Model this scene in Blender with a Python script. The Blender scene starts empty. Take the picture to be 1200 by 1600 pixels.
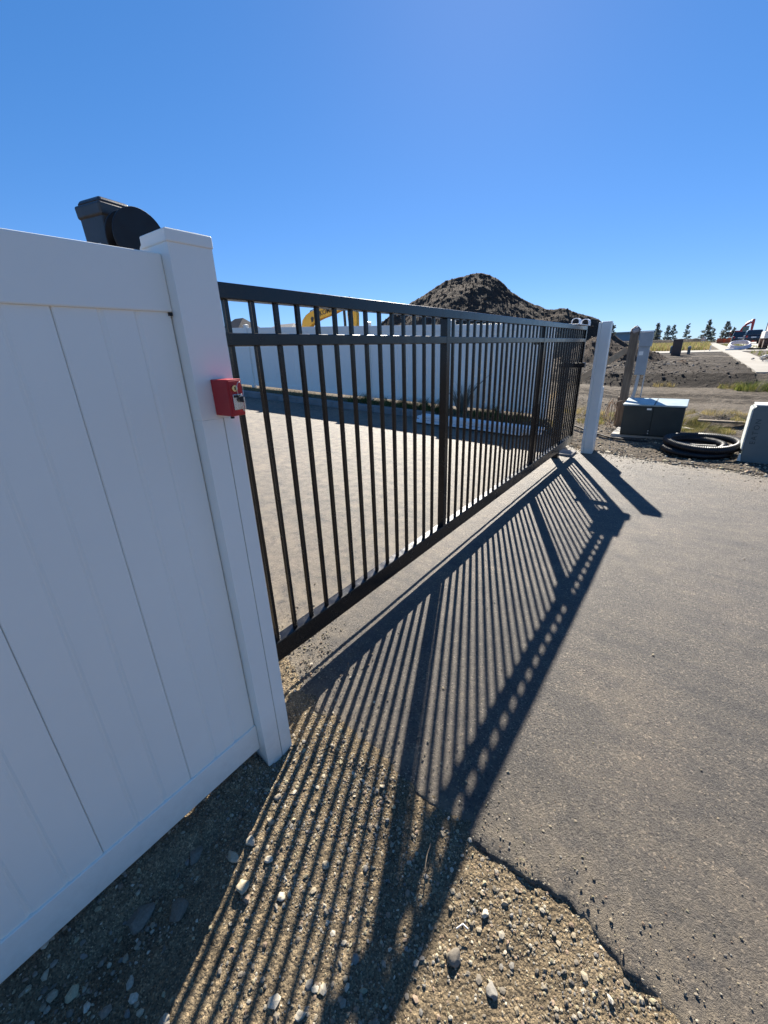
import bpy, math, random
import numpy as np
from mathutils import Vector, Matrix, noise as mn
R = math.radians
random.seed(7); rng = np.random.default_rng(7)
sc = bpy.context.scene
COL = sc.collection

# ------------------------------------------------------------------ camera, sky, sun, exposure
cam_d = bpy.data.cameras.new('camera'); cam = bpy.data.objects.new('camera', cam_d); COL.objects.link(cam)
right = Vector((0.80651704, 0.59024253, -0.03382336)); up = Vector((-0.19022031, 0.31323762, 0.93042916))
fwd = Vector((-0.55977361, 0.74397309, -0.36490759))
mw = Matrix.Identity(4)
for i in range(3):
    mw[i][0] = right[i]; mw[i][1] = up[i]; mw[i][2] = -fwd[i]
mw[2][3] = 1.62
cam.matrix_world = mw
cam_d.sensor_fit = 'VERTICAL'; cam_d.sensor_height = 36.0; cam_d.sensor_width = 27.0
cam_d.lens = 636.53 / 1600 * 36.0
cam_d.clip_start = 0.02; cam_d.clip_end = 8000
sc.camera = cam

SUN = Vector((-0.58, 1.28, 1.0)).normalized()
SUN_EL = math.asin(SUN.z); SUN_AZ = math.atan2(SUN.x, SUN.y)
world = bpy.data.worlds.new('World'); sc.world = world; world.use_nodes = True
wn = world.node_tree.nodes; wl = world.node_tree.links
bg = wn['Background']; bg.inputs['Strength'].default_value = 0.100
sky = wn.new('ShaderNodeTexSky'); sky.sky_type = 'NISHITA'; sky.sun_disc = False
sky.sun_elevation = SUN_EL; sky.sun_rotation = SUN_AZ
sky.altitude = 2600; sky.air_density = 1.0; sky.dust_density = 0.4; sky.ozone_density = 4.0
hsv = wn.new('ShaderNodeHueSaturation'); hsv.inputs['Saturation'].default_value = 1.25
gam = wn.new('ShaderNodeGamma'); gam.inputs['Gamma'].default_value = 0.62
tnt = wn.new('ShaderNodeMix'); tnt.data_type = 'RGBA'; tnt.blend_type = 'MULTIPLY'; tnt.inputs[0].default_value = 1.0; tnt.inputs[7].default_value = (.575, .745, 1.04, 1)
wl.new(sky.outputs[0], hsv.inputs['Color']); wl.new(hsv.outputs[0], gam.inputs['Color']); wl.new(gam.outputs[0], tnt.inputs[6]); wl.new(tnt.outputs[2], bg.inputs['Color'])
sun_d = bpy.data.lights.new('sun', 'SUN'); sun_d.energy = 5.0; sun_d.angle = R(0.53); sun_d.color = (1.0, 0.93, 0.82)
sun_o = bpy.data.objects.new('sun', sun_d); COL.objects.link(sun_o)
sun_o.rotation_euler = SUN.to_track_quat('Z', 'Y').to_euler(); sun_o.location = (0, 0, 20)
sc.view_settings.view_transform = 'Standard'; sc.view_settings.look = 'None'
sc.view_settings.gamma = 1.0; sc.view_settings.exposure = 1.45

# ------------------------------------------------------------------ helpers: objects
def smooth(a, b, x):
    t = np.clip((np.asarray(x, float) - a) / (b - a), 0, 1); return t * t * (3 - 2 * t)

class MB:
    """collects boxes, tubes, prisms; build() links them as one mesh object"""
    def __init__(s): s.v = []; s.f = []; s.sm = []
    def add(s, vs, fs, sm=False):
        o = len(s.v); s.v += [tuple(v) for v in vs]; s.f += [tuple(i + o for i in f) for f in fs]; s.sm += [sm] * len(fs); return s
    def box(s, a, b, m=None):
        x0, y0, z0 = a; x1, y1, z1 = b
        vs = [(x0,y0,z0),(x1,y0,z0),(x1,y1,z0),(x0,y1,z0),(x0,y0,z1),(x1,y0,z1),(x1,y1,z1),(x0,y1,z1)]
        if m is not None: vs = [m @ Vector(v) for v in vs]
        return s.add(vs, [(0,3,2,1),(4,5,6,7),(0,1,5,4),(1,2,6,5),(2,3,7,6),(3,0,4,7)])
    def hexa(s, vs):   # 8 corners ordered like box()
        return s.add(vs, [(0,3,2,1),(4,5,6,7),(0,1,5,4),(1,2,6,5),(2,3,7,6),(3,0,4,7)])
    def tube(s, path, r, n=10, caps=True, sm=True):
        P = [Vector(p) for p in path]; rr = r if isinstance(r, (list, tuple)) else [r] * len(P)
        vs = []; fs = []; prev = None
        for i, p in enumerate(P):
            d = (P[min(i+1, len(P)-1)] - P[max(i-1, 0)]).normalized()
            if prev is None:
                a = Vector((0,0,1)) if abs(d.z) < .9 else Vector((1,0,0)); u = d.cross(a).normalized()
            else:
                u = (prev - d * prev.dot(d)).normalized()
            prev = u; w = d.cross(u)
            for k in range(n):
                t = 2 * math.pi * k / n; vs.append(p + (u * math.cos(t) + w * math.sin(t)) * rr[i])
        for i in range(len(P) - 1):
            for k in range(n):
                k2 = (k + 1) % n; fs.append((i*n+k, i*n+k2, (i+1)*n+k2, (i+1)*n+k))
        s.add(vs, fs, sm)
        if caps: s.add(vs[:n], [tuple(range(n))[::-1]]); s.add(vs[-n:], [tuple(range(n))])
        return s
    def cyl(s, a, b, r, n=20, sm=True): return s.tube([a, b], r, n, True, sm)
    def prism(s, poly, y0, y1, ax='y', sm=False):
        # poly of (p,q); ax y: (x,z) extruded along y; ax x: (y,z) along x; ax z: (x,y) along z
        def pt(p, t): return {'y': (p[0], t, p[1]), 'x': (t, p[0], p[1]), 'z': (p[0], p[1], t)}[ax]
        n = len(poly); vs = [pt(p, y0) for p in poly] + [pt(p, y1) for p in poly]
        fs = [tuple(range(n)), tuple(range(2*n-1, n-1, -1))]
        fs += [(i, i + n, (i+1) % n + n, (i+1) % n) for i in range(n)]
        return s.add(vs, fs, sm)
    def lathe(s, prof, c, n=24, sm=True):   # prof (r,z) around vertical axis at c
        vs = []; fs = []
        for r, z in prof:
            for k in range(n):
                t = 2*math.pi*k/n; vs.append((c[0]+r*math.cos(t), c[1]+r*math.sin(t), c[2]+z))
        for i in range(len(prof)-1):
            for k in range(n):
                k2 = (k+1) % n; fs.append((i*n+k, i*n+k2, (i+1)*n+k2, (i+1)*n+k))
        s.add(vs, fs, sm); m = len(prof)-1
        s.add(vs[:n], [tuple(range(n))[::-1]]); s.add(vs[m*n:], [tuple(range(n))]); return s
    def build(s, name, mat, parent=None, bevel=0, seg=2):
        me = bpy.data.meshes.new(name)
        off = parent.matrix_world.translation if parent is not None else Vector()
        if parent is not None: off = world_loc(parent)
        me.from_pydata([Vector(v) - off for v in s.v], [], s.f)
        me.polygons.foreach_set('use_smooth', s.sm)
        import bmesh
        b = bmesh.new(); b.from_mesh(me); bmesh.ops.recalc_face_normals(b, faces=b.faces); b.to_mesh(me); b.free()
        me.materials.append(mat); me.update()
        o = bpy.data.objects.new(name, me); COL.objects.link(o)
        if parent is not None: o.parent = parent
        if bevel:
            md = o.modifiers.new('bevel', 'BEVEL'); md.width = bevel; md.segments = seg; md.limit_method = 'ANGLE'; md.angle_limit = R(40)
            md.harden_normals = False
        return o

def world_loc(o):
    p = Vector(o.location)
    while o.parent is not None: o = o.parent; p = p + Vector(o.location)
    return p

def thing(name, label, cat, loc=(0,0,0), group=None):
    o = bpy.data.objects.new(name, None); COL.objects.link(o); o.location = loc; o.empty_display_size = .1
    return tag(o, label, cat, group)
def tag(o, label, cat, group=None, kind=None):
    if label: o['label'] = label
    if cat: o['category'] = cat
    if group: o['group'] = group
    if kind: o['kind'] = kind
    return o
def struct(o): o['kind'] = 'structure'; return o
def dup(o, loc, label=None, rotz=0, scale=1.0):
    c = o.copy(); COL.objects.link(c); c.location = loc; c.rotation_euler = (0, 0, rotz); c.scale = (scale,)*3
    if label: c['label'] = label
    for ch in list(o.children):
        d = ch.copy(); COL.objects.link(d); d.parent = c
    return c
def np_mesh(name, V, F, mat, attr=None, smooth_=False):
    me = bpy.data.meshes.new(name); V = np.asarray(V, np.float32); F = np.asarray(F, np.int32); k = F.shape[1]
    me.vertices.add(len(V)); me.vertices.foreach_set('co', V.ravel())
    me.loops.add(F.size); me.loops.foreach_set('vertex_index', F.ravel())
    me.polygons.add(len(F)); me.polygons.foreach_set('loop_start', np.arange(0, F.size, k, dtype=np.int32))
    me.polygons.foreach_set('loop_total', np.full(len(F), k, np.int32))
    me.polygons.foreach_set('use_smooth', np.full(len(F), smooth_))
    me.update(calc_edges=True)
    if attr is not None:
        a = me.attributes.new('tint', 'FLOAT_COLOR', 'POINT')
        a.data.foreach_set('color', np.c_[attr, np.ones(len(V))].astype(np.float32).ravel())
    me.materials.append(mat)
    o = bpy.data.objects.new(name, me); COL.objects.link(o); return o

# ------------------------------------------------------------------ helpers: noise
def vnoise(x, y, seed=0):
    xi = np.floor(x).astype(np.int64); yi = np.floor(y).astype(np.int64); fx = x - xi; fy = y - yi
    def h(a, b):
        n = (a * 374761393 + b * 668265263 + seed * 974634217) & 0xffffffff
        n = ((n ^ (n >> 13)) * 1274126177) & 0xffffffff
        return ((n ^ (n >> 16)) & 0xffff) / 65535.0
    u = fx*fx*(3-2*fx); v = fy*fy*(3-2*fy)
    return (h(xi,yi)*(1-u)+h(xi+1,yi)*u)*(1-v) + (h(xi,yi+1)*(1-u)+h(xi+1,yi+1)*u)*v
def fbm(x, y, sc_, oct_=4, seed=0, gain=.5):
    x = np.asarray(x, float); y = np.asarray(y, float); t = 0; a = 1; s = 0
    for i in range(oct_):
        t = t + a * (vnoise(x*sc_, y*sc_, seed+i*17) - .5); s += a; a *= gain; sc_ *= 2.03
    return t / s * 2     # about -1..1

# ------------------------------------------------------------------ helpers: materials
def mat_new(name):
    m = bpy.data.materials.new(name); m.use_nodes = True; nt = m.node_tree
    return m, nt, nt.nodes['Principled BSDF']
def N(nt, t, **kw):
    n = nt.nodes.new(t)
    for k, v in kw.items():
        if k in n.inputs: n.inputs[k].default_value = v
        else: setattr(n, k, v)
    return n
def ramp(nt, src, stops):
    r = nt.nodes.new('ShaderNodeValToRGB'); e = r.color_ramp.elements
    while len(e) < len(stops): e.new(.5)
    for i, (p, c) in enumerate(stops):
        e[i].position = p; e[i].color = (*c, 1) if len(c) == 3 else c
    nt.links.new(src, r.inputs[0]); return r.outputs[0]
def mixc(nt, a, b, f, mode='MIX'):
    m = nt.nodes.new('ShaderNodeMix'); m.data_type = 'RGBA'; m.blend_type = mode
    def put(sock, v):
        if isinstance(v, (tuple, list)): sock.default_value = (*v, 1)
        elif isinstance(v, (int, float)): sock.default_value = v
        else: nt.links.new(v, sock)
    put(m.inputs[6], a); put(m.inputs[7], b); put(m.inputs[0], f); return m.outputs[2]
def coords(nt):
    return nt.nodes.new('ShaderNodeNewGeometry').outputs['Position']
def objco(nt): return nt.nodes.new('ShaderNodeTexCoord').outputs['Object']
def noise_t(nt, co, scale, detail=4, rough=.55):
    n = N(nt, 'ShaderNodeTexNoise', Scale=scale, Detail=detail, Roughness=rough); nt.links.new(co, n.inputs['Vector']); return n.outputs['Fac']
def bump(nt, bsdf, h, strength, dist):
    b = N(nt, 'ShaderNodeBump', Strength=strength, Distance=dist); nt.links.new(h, b.inputs['Height']); nt.links.new(b.outputs[0], bsdf.inputs['Normal']); return b
def simple(name, c, rough=.5, metal=0, var=.12, scale=8, spec=.5, bumpd=0, bscale=60, dirt=None, coat=0):
    m, nt, b = mat_new(name); co = objco(nt)
    n = noise_t(nt, co, scale, 5, .6)
    lo = tuple(max(0, x*(1-var)) for x in c); hi = tuple(min(1, x*(1+var)) for x in c)
    col = ramp(nt, n, [(.3, lo), (.7, hi)])
    if dirt:
        d = ramp(nt, noise_t(nt, co, scale*2.3, 6, .7), [(.52, (0,0,0)), (.78, (1,1,1))]); col = mixc(nt, col, dirt, d)
    nt.links.new(col, b.inputs['Base Color'])
    rr = ramp(nt, noise_t(nt, co, scale*1.7, 4), [(.3, (rough*.85,)*3), (.7, (min(1, rough*1.18),)*3)])
    nt.links.new(rr, b.inputs['Roughness'])
    b.inputs['Metallic'].default_value = metal; b.inputs['Specular IOR Level'].default_value = spec
    b.inputs['Coat Weight'].default_value = coat; b.inputs['Coat Roughness'].default_value = .15
    if bumpd: bump(nt, b, noise_t(nt, co, bscale, 3), .5, bumpd)
    return m

def asphalt_mat():
    m, nt, b = mat_new('asphalt'); co = coords(nt)
    big = noise_t(nt, co, .9, 5, .6); mid = noise_t(nt, co, 5, 4, .6); fine = noise_t(nt, co, 230, 2, .7)
    vor = N(nt, 'ShaderNodeTexVoronoi', Scale=150); nt.links.new(co, vor.inputs['Vector'])
    base = ramp(nt, big, [(.32, (.074,.066,.056)), (.5, (.101,.089,.074)), (.7, (.142,.119,.094))])
    base = mixc(nt, base, ramp(nt, mid, [(.3, (.66,.67,.70)), (.7, (1.25,1.20,1.12))]), .65, 'MULTIPLY')
    # streaks dragged along the drive
    mp = N(nt, 'ShaderNodeMapping'); nt.links.new(co, mp.inputs[0]); mp.inputs['Rotation'].default_value = (0,0,R(35)); mp.inputs['Scale'].default_value = (1.2, 7, 1)
    st = noise_t(nt, mp.outputs[0], 1.3, 4, .6)
    base = mixc(nt, base, ramp(nt, st, [(.35, (.74,.74,.77)), (.65, (1.22,1.17,1.10))]), .85, 'MULTIPLY')
    sep = N(nt, 'ShaderNodeSeparateColor'); nt.links.new(vor.outputs['Color'], sep.inputs[0])
    grain = ramp(nt, sep.outputs[0], [(0, (.30,.30,.32)), (.18, (.78,.78,.78)), (.75, (1.02,1.02,1.02)), (.9, (1.35,1.31,1.24)), (1, (2.5,2.4,2.2))])
    base = mixc(nt, base, grain, 1.0, 'MULTIPLY')
    dust_sheen = nt.nodes.new('ShaderNodeAttribute'); dust_sheen.attribute_name = 'tint'
    dn = mixc(nt, dust_sheen.outputs['Color'], ramp(nt, noise_t(nt, co, 9, 6, .7), [(.38, (0,0,0)), (.62, (1,1,1))]), 1.0, 'MULTIPLY')
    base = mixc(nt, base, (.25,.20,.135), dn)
    nt.links.new(base, b.inputs['Base Color'])
    b.inputs['Roughness'].default_value = .62; b.inputs['Specular IOR Level'].default_value = .55
    rg = noise_t(nt, co, 95, 7, .78)
    h0 = N(nt, 'ShaderNodeMath', operation='MULTIPLY_ADD'); nt.links.new(sep.outputs[1], h0.inputs[0]); h0.inputs[1].default_value = .35; nt.links.new(fine, h0.inputs[2])
    h = N(nt, 'ShaderNodeMath', operation='MULTIPLY_ADD'); nt.links.new(rg, h.inputs[0]); h.inputs[1].default_value = 1.7; nt.links.new(h0.outputs[0], h.inputs[2])
    bump(nt, b, h.outputs[0], .9, .0095)
    return m
def dirt_mat(name, cols, scale=1.0, bd=.008, speck=True):
    m, nt, b = mat_new(name); co = coords(nt)
    n1 = noise_t(nt, co, 1.6*scale, 6, .65); n2 = noise_t(nt, co, 22*scale, 5, .7); n3 = noise_t(nt, co, 140*scale, 3, .7)
    c = ramp(nt, n1, [(.32, cols[0]), (.52, cols[1]), (.7, cols[2])])
    c = mixc(nt, c, ramp(nt, n2, [(.3, (.6,.6,.62)), (.7, (1.3,1.27,1.2))]), .8, 'MULTIPLY')
    vor = N(nt, 'ShaderNodeTexVoronoi', Scale=95*scale); nt.links.new(co, vor.inputs['Vector'])
    sep = N(nt, 'ShaderNodeSeparateColor'); nt.links.new(vor.outputs['Color'], sep.inputs[0])
    if speck:
        v3 = N(nt, 'ShaderNodeTexVoronoi', Scale=260*scale); nt.links.new(co, v3.inputs['Vector']); s3 = N(nt, 'ShaderNodeSeparateColor'); nt.links.new(v3.outputs['Color'], s3.inputs[0])
        c = mixc(nt, c, ramp(nt, sep.outputs[0], [(0, (.65,.65,.65)), (.6, (1,1,1)), (.9, (1.15,1.13,1.1)), (1, (1.5,1.47,1.4))]), .5, 'MULTIPLY')
        c = mixc(nt, c, ramp(nt, s3.outputs[0], [(0, (.4,.4,.4)), (.5, (.95,.95,.95)), (.85, (1.25,1.22,1.17)), (1, (2.2,2.1,1.95))]), .8, 'MULTIPLY')
    nt.links.new(c, b.inputs['Base Color']); b.inputs['Roughness'].default_value = .95; b.inputs['Specular IOR Level'].default_value = .15
    h = N(nt, 'ShaderNodeMath', operation='MULTIPLY_ADD'); nt.links.new(n3, h.inputs[0]); h.inputs[1].default_value = .6; nt.links.new(n2, h.inputs[2])
    h2 = N(nt, 'ShaderNodeMath', operation='MULTIPLY_ADD'); nt.links.new(vor.outputs['Distance'], h2.inputs[0]); h2.inputs[1].default_value = -.5; nt.links.new(h.outputs[0], h2.inputs[2])
    bump(nt, b, h2.outputs[0], 1.0, bd)
    return m
def tint_mat(name, rough=.8, bd=.002, bscale=90, transl=0, spec=.25):
    m, nt, b = mat_new(name); a = nt.nodes.new('ShaderNodeAttribute'); a.attribute_name = 'tint'; co = coords(nt)
    c = mixc(nt, a.outputs['Color'], ramp(nt, noise_t(nt, co, bscale, 4, .7), [(.3, (.7,.7,.7)), (.7, (1.25,1.25,1.25))]), .8, 'MULTIPLY')
    nt.links.new(c, b.inputs['Base Color']); b.inputs['Roughness'].default_value = rough; b.inputs['Specular IOR Level'].default_value = spec
    if bd: bump(nt, b, noise_t(nt, co, bscale*1.5, 4, .7), .6, bd)
    if transl:
        t = N(nt, 'ShaderNodeBsdfTranslucent'); nt.links.new(c, t.inputs['Color']); mx = N(nt, 'ShaderNodeMixShader'); mx.inputs[0].default_value = transl
        nt.links.new(b.outputs[0], mx.inputs[1]); nt.links.new(t.outputs[0], mx.inputs[2]); nt.links.new(mx.outputs[0], nt.nodes['Material Output'].inputs['Surface'])
    return m
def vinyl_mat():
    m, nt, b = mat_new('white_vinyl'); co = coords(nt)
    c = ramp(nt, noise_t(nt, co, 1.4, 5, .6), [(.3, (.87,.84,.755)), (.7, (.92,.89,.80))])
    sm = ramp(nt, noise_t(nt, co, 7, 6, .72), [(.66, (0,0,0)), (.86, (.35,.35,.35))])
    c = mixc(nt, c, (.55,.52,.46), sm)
    g = nt.nodes.new('ShaderNodeSeparateXYZ'); nt.links.new(co, g.inputs[0])
    splash = N(nt, 'ShaderNodeMapRange'); nt.links.new(g.outputs['Z'], splash.inputs[0])
    splash.inputs[1].default_value = .26; splash.inputs[2].default_value = .0; splash.inputs[3].default_value = 0; splash.inputs[4].default_value = .8
    sp = N(nt, 'ShaderNodeMath', operation='MULTIPLY'); nt.links.new(splash.outputs[0], sp.inputs[0]); nt.links.new(noise_t(nt, co, 28, 5, .7), sp.inputs[1])
    c = mixc(nt, c, (.48,.42,.33), sp.outputs[0])
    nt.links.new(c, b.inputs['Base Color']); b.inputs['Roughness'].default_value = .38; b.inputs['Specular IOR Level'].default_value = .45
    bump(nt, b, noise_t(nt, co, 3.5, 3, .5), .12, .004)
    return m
def wood_mat():
    m, nt, b = mat_new('weathered_wood'); co = objco(nt)
    mp = N(nt, 'ShaderNodeMapping'); nt.links.new(co, mp.inputs[0]); mp.inputs['Scale'].default_value = (30, 30, 2.2)
    n = noise_t(nt, mp.outputs[0], 1.5, 6, .65)
    nt.links.new(ramp(nt, n, [(.3, (.10,.075,.05)), (.55, (.20,.155,.11)), (.75, (.29,.23,.165))]), b.inputs['Base Color'])
    b.inputs['Roughness'].default_value = .85; bump(nt, b, n, .6, .004); return m
def gate_mat():
    m, nt, b = mat_new('black_gate_paint'); co = coords(nt)
    c = ramp(nt, noise_t(nt, co, 6, 5, .65), [(.35, (.006,.006,.007)), (.7, (.011,.011,.011))])
    d = ramp(nt, noise_t(nt, co, 22, 6, .75), [(.62, (0,0,0)), (.85, (.35,.35,.35))]); c = mixc(nt, c, (.05,.04,.03), d)
    nt.links.new(c, b.inputs['Base Color'])
    nt.links.new(ramp(nt, noise_t(nt, co, 12, 5, .7), [(.3, (.16,)*3), (.75, (.32,)*3)]), b.inputs['Roughness'])
    b.inputs['Specular IOR Level'].default_value = .45; bump(nt, b, noise_t(nt, co, 160, 3, .6), .06, .0006)
    return m

M = dict(
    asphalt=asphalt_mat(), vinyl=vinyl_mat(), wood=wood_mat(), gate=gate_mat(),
    verge=dirt_mat('gravelly_dirt', [(.135,.105,.068), (.185,.147,.097), (.25,.20,.135)], 1.0, .012),
    field=dirt_mat('field_earth', [(.082,.068,.053), (.112,.095,.077), (.150,.130,.107)], .35, .03),
    lot=dirt_mat('dark_earth', [(.030,.024,.020), (.043,.035,.029), (.064,.052,.043)], .3, .05),
    mound=dirt_mat('mound_earth', [(.062,.044,.033), (.086,.062,.047), (.122,.090,.069)], .3, .10),
    stone=tint_mat('stones', .85, .0018, 140, 0, .12), rubble=tint_mat('rubble_rock', .9, .02, 12), grass=tint_mat('grass_blades', .7, 0, 30, .35),
    leaf=tint_mat('needles', .7, 0, 6, .45), bark=simple('bark', (.10,.075,.055), .9, 0, .3, 12, .2, .01),
    conc=simple('concrete', (.42,.40,.36), .9, 0, .12, 3, .25, .003, 120, (.30,.27,.23)),
    walk=simple('pale_concrete_walk', (.29,.27,.235), .9, 0, .08, .6, .25, .004, 60),
    kerb=simple('kerb_concrete', (.22,.21,.20), .92, 0, .2, 3, .2, .01, 40),
    red=simple('red_enamel', (.42,.012,.016), .38, 0, .06, 20, .5), brass=simple('brass', (.72,.58,.30), .28, 1, .1, 40),
    chrome=simple('steel', (.62,.63,.65), .25, 1, .08, 40), galv=simple('galvanised_steel', (.42,.44,.46), .45, .8, .2, 30),
    palewood=simple('pale_dry_timber', (.34,.27,.19), .85, 0, .2, 14, .2, .002, 60), boxp=simple('charcoal_box_plastic', (.030,.029,.030), .33, 0, .3, 9, .5, .0008, 180), blackp=simple('black_plastic', (.009,.008,.009), .5, 0, .25, 10, .45, .0006, 220), rubber=simple('black_rubber', (.016,.016,.017), .7, 0, .2, 12, .35),
    pipe=simple('black_corrugated_pipe', (.010,.010,.012), .48, 0, .2, 10, .4),
    trans=simple('transformer_green', (.021,.029,.027), .5, 0, .18, 4, .4, .0015, 40),
    translid=simple('transformer_lid', (.27,.34,.35), .4, 0, .08, 5, .4),
    meter=simple('grey_meter_enamel', (.30,.33,.35), .5, 0, .08, 6, .4), ped=simple('grey_green_plastic', (.135,.165,.160), .55, 0, .08, 5, .35, .001, 80),
    pedribs=simple('sunlit_pedestal_tone', (.55,.58,.54), .55, 0, .08, 9, .35), pedtext=simple('dark_lettering', (.05,.06,.062), .6, 0, .1, 20),
    label=simple('paper_label', (.75,.74,.70), .6, 0, .06, 30), tan=simple('tan_cable', (.42,.29,.18), .6, 0, .2, 20),
    yellow=simple('yellow_machine_paint', (.62,.34,.02), .4, 0, .1, 3), mach=simple('black_machine_steel', (.025,.024,.023), .55, 0, .3, 5),
    redm=simple('red_machine_paint', (.34,.035,.035), .45, 0, .15, 3), glass=simple('dark_glass', (.02,.03,.035), .08, 0, .1, 3, .7),
    green_glass=simple('cab_glass', (.05,.10,.09), .1, 0, .1, 3, .7),
    suv=simple('dark_blue_car_paint', (.016,.022,.034), .25, 0, .1, 3, .6, coat=.6), carblk=simple('black_car_paint', (.012,.013,.014), .25, 0, .1, 3, .6, coat=.6),
    tyre=simple('tyre_rubber', (.02,.02,.02), .85, 0, .2, 10), rust=simple('rusty_steel', (.10,.06,.045), .8, 0, .3, 8),
    roofd=simple('dark_shingles', (.085,.080,.078), .9, 0, .2, 3, .2, .02, 12), roofg=simple('grey_shingles', (.22,.21,.20), .9, 0, .2, 3, .2, .02, 12),
    stucco=simple('house_siding', (.20,.19,.18), .85, 0, .1, 3), pale=simple('pale_blue_cladding', (.22,.31,.36), .6, 0, .08, .4),
    brown=simple('brown_box_paint', (.10,.065,.05), .6, 0, .12, 5), pink=simple('pinkish_white_plastic', (.62,.52,.50), .6, 0, .2, 6),
    orange=simple('orange_mesh', (.55,.12,.045), .8, 0, .3, 2), whitep=simple('white_paint', (.72,.70,.66), .5, 0, .1, 4),
    lilac=simple('pale_lilac_pipe', (.52,.50,.55), .45, 0, .1, 8), berm=dirt_mat('berm_earth', [(.06,.05,.045), (.08,.068,.06), (.11,.09,.08)], .12, .1, False),
    rag=simple('grey_rag', (.33,.32,.33), .9, 0, .2, 20), lens=simple('lens_red', (.35,.02,.02), .3, 0, .1, 5), rail=simple('white_rail_plastic', (.80,.80,.80), .4, 0, .05, 6),
)

# ------------------------------------------------------------------ terrain functions
def prof(y): return np.interp(y, [-50, 12.5, 17, 18.2, 19.1, 20, 32, 60, 120, 3000], [0, 0, .10, .13, .50, .56, .85, 1.0, 1.15, 1.3])
def drive_z(x): return np.interp(-np.asarray(x, float), [1.4, 4.2, 9, 16], [0, .13, .33, .60])
def ground_z(x, y):
    x = np.asarray(x, float); y = np.asarray(y, float)
    left = np.clip(.03 + .0465*np.maximum(0, -x), 0, .85)
    wl_ = smooth(8.2, 8.8, y) * smooth(1.2, 3.0, -x)
    z = np.maximum(prof(y)*smooth(-2.0, 1.0, np.minimum(x + 12, 40)), 0)
    z = np.where(y > 9, np.maximum(z, left*wl_), left*wl_ + z*(1-wl_))
    under = (y < 8.3) & (x < -1.0)
    z = np.where(under, np.minimum(drive_z(x), 1), z)
    return z
# asphalt outline
NE = np.array([(-16,1.2),(-3,1.12),(-2,1.06),(-1.62,1.10),(-1.38,1.02),(-1.15,.985),(-.906,.953),(-.62,.927),(-.42,.90),(-.28,.891),(-.013,.905),(.272,.82),(.6,.74),(2.2,.45),(6,0)])
FE = np.array([(-16,8.30),(-2.2,8.25),(-1.75,7.75),(-1.4,7.42),(-.23,7.07),(.94,6.80),(2.5,6.4),(6,5.6)])
def near_edge(x): return np.interp(x, NE[:,0], NE[:,1]) + .020*fbm(x, x*0+3, 7, 4, 5) + .012*fbm(x, x*0, 40, 4, 9)
def far_edge(x): return np.interp(x, FE[:,0], FE[:,1]) + np.where(np.asarray(x) > -1.9, .10, .0)*fbm(x, x*0+9, 3, 4, 2)

# ------------------------------------------------------------------ ground
def axis(lo, hi, step, far_lo, far_hi, growth=1.22):
    mid = list(np.arange(lo, hi + 1e-6, step)); a = []; s = step; v = lo
    while v > far_lo: s = min(s*growth, 200); v -= s; a.append(v)
    b = []; s = step; v = hi
    while v < far_hi: s = min(s*growth, 200); v += s; b.append(v)
    return np.array(a[::-1] + mid + b)
def grid(xs, ys):
    X, Y = np.meshgrid(xs, ys); nx = len(xs); ny = len(ys)
    i = np.arange(nx*ny).reshape(ny, nx)
    F = np.stack([i[:-1,:-1], i[:-1,1:], i[1:,1:], i[1:,:-1]], -1).reshape(-1, 4)
    return X, Y, F
xs = axis(-3.2, 3.2, .045, -2500, 2500); ys = axis(6.3, 20.5, .045, -2500, 3500)
X, Y, F = grid(xs, ys)
Z = ground_z(X, Y)
det = smooth(6.5, 7.4, Y) * smooth(40, 20, Y)
Z = Z + det * (.022*fbm(X, Y, 1.7, 5, 1) + .018*fbm(X, Y, 9, 3, 4))
emb = smooth(17.8, 19.2, Y) * smooth(36, 22, Y) * smooth(2.1, 1.2, X)
Z = Z + emb * (.09*fbm(X, Y, .9, 5, 8, .55) + .035*np.sin(Y*3.1 + 1.6*fbm(X, Y, .4, 2, 3)))
Z = Z + .20*np.exp(-((Y-11.0)/.55)**2) * smooth(-.8, .6, X) * (1 + .6*fbm(X, Y, 1.4, 4, 12))
Z = Z + smooth(14, 15, Y)*smooth(17.6, 16, Y)*.06*np.sin(Y*6 + 2*fbm(X, Y, .5, 3, 31))
Z = np.where((Y < far_edge(np.clip(X, -16, 6)) + .02) & (Y > .4) & (X > -16.2) & (X < 6.2), Z - .16, Z)
Z = np.where((Y < 1.4) & (Y > -3) & (X > -3.4) & (X < 2.2), Z - .16, Z)
Z = np.where((Y < 1.4) | (X > 6) , Z - .03, Z)
g = np_mesh('ground', np.stack([X.ravel(), Y.ravel(), Z.ravel()], 1), F, M['field'], None, True); struct(g)
def gz(x, y):   # height of the visible ground near the verge
    x = np.asarray(x, float); y = np.asarray(y, float); z = ground_z(x, y)
    d = smooth(6.5, 7.4, y) * smooth(40, 20, y)
    z = z + d*(.022*fbm(x, y, 1.7, 5, 1) + .018*fbm(x, y, 9, 3, 4))
    e = smooth(17.8, 19.2, y)*smooth(36, 22, y)*smooth(2.1, 1.2, x)
    z = z + e*(.09*fbm(x, y, .9, 5, 8, .55) + .035*np.sin(y*3.1 + 1.6*fbm(x, y, .4, 2, 3)))
    z = z + .20*np.exp(-((y-11.0)/.55)**2)*smooth(-.8, .6, x)*(1 + .6*fbm(x, y, 1.4, 4, 12))
    return z

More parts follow.
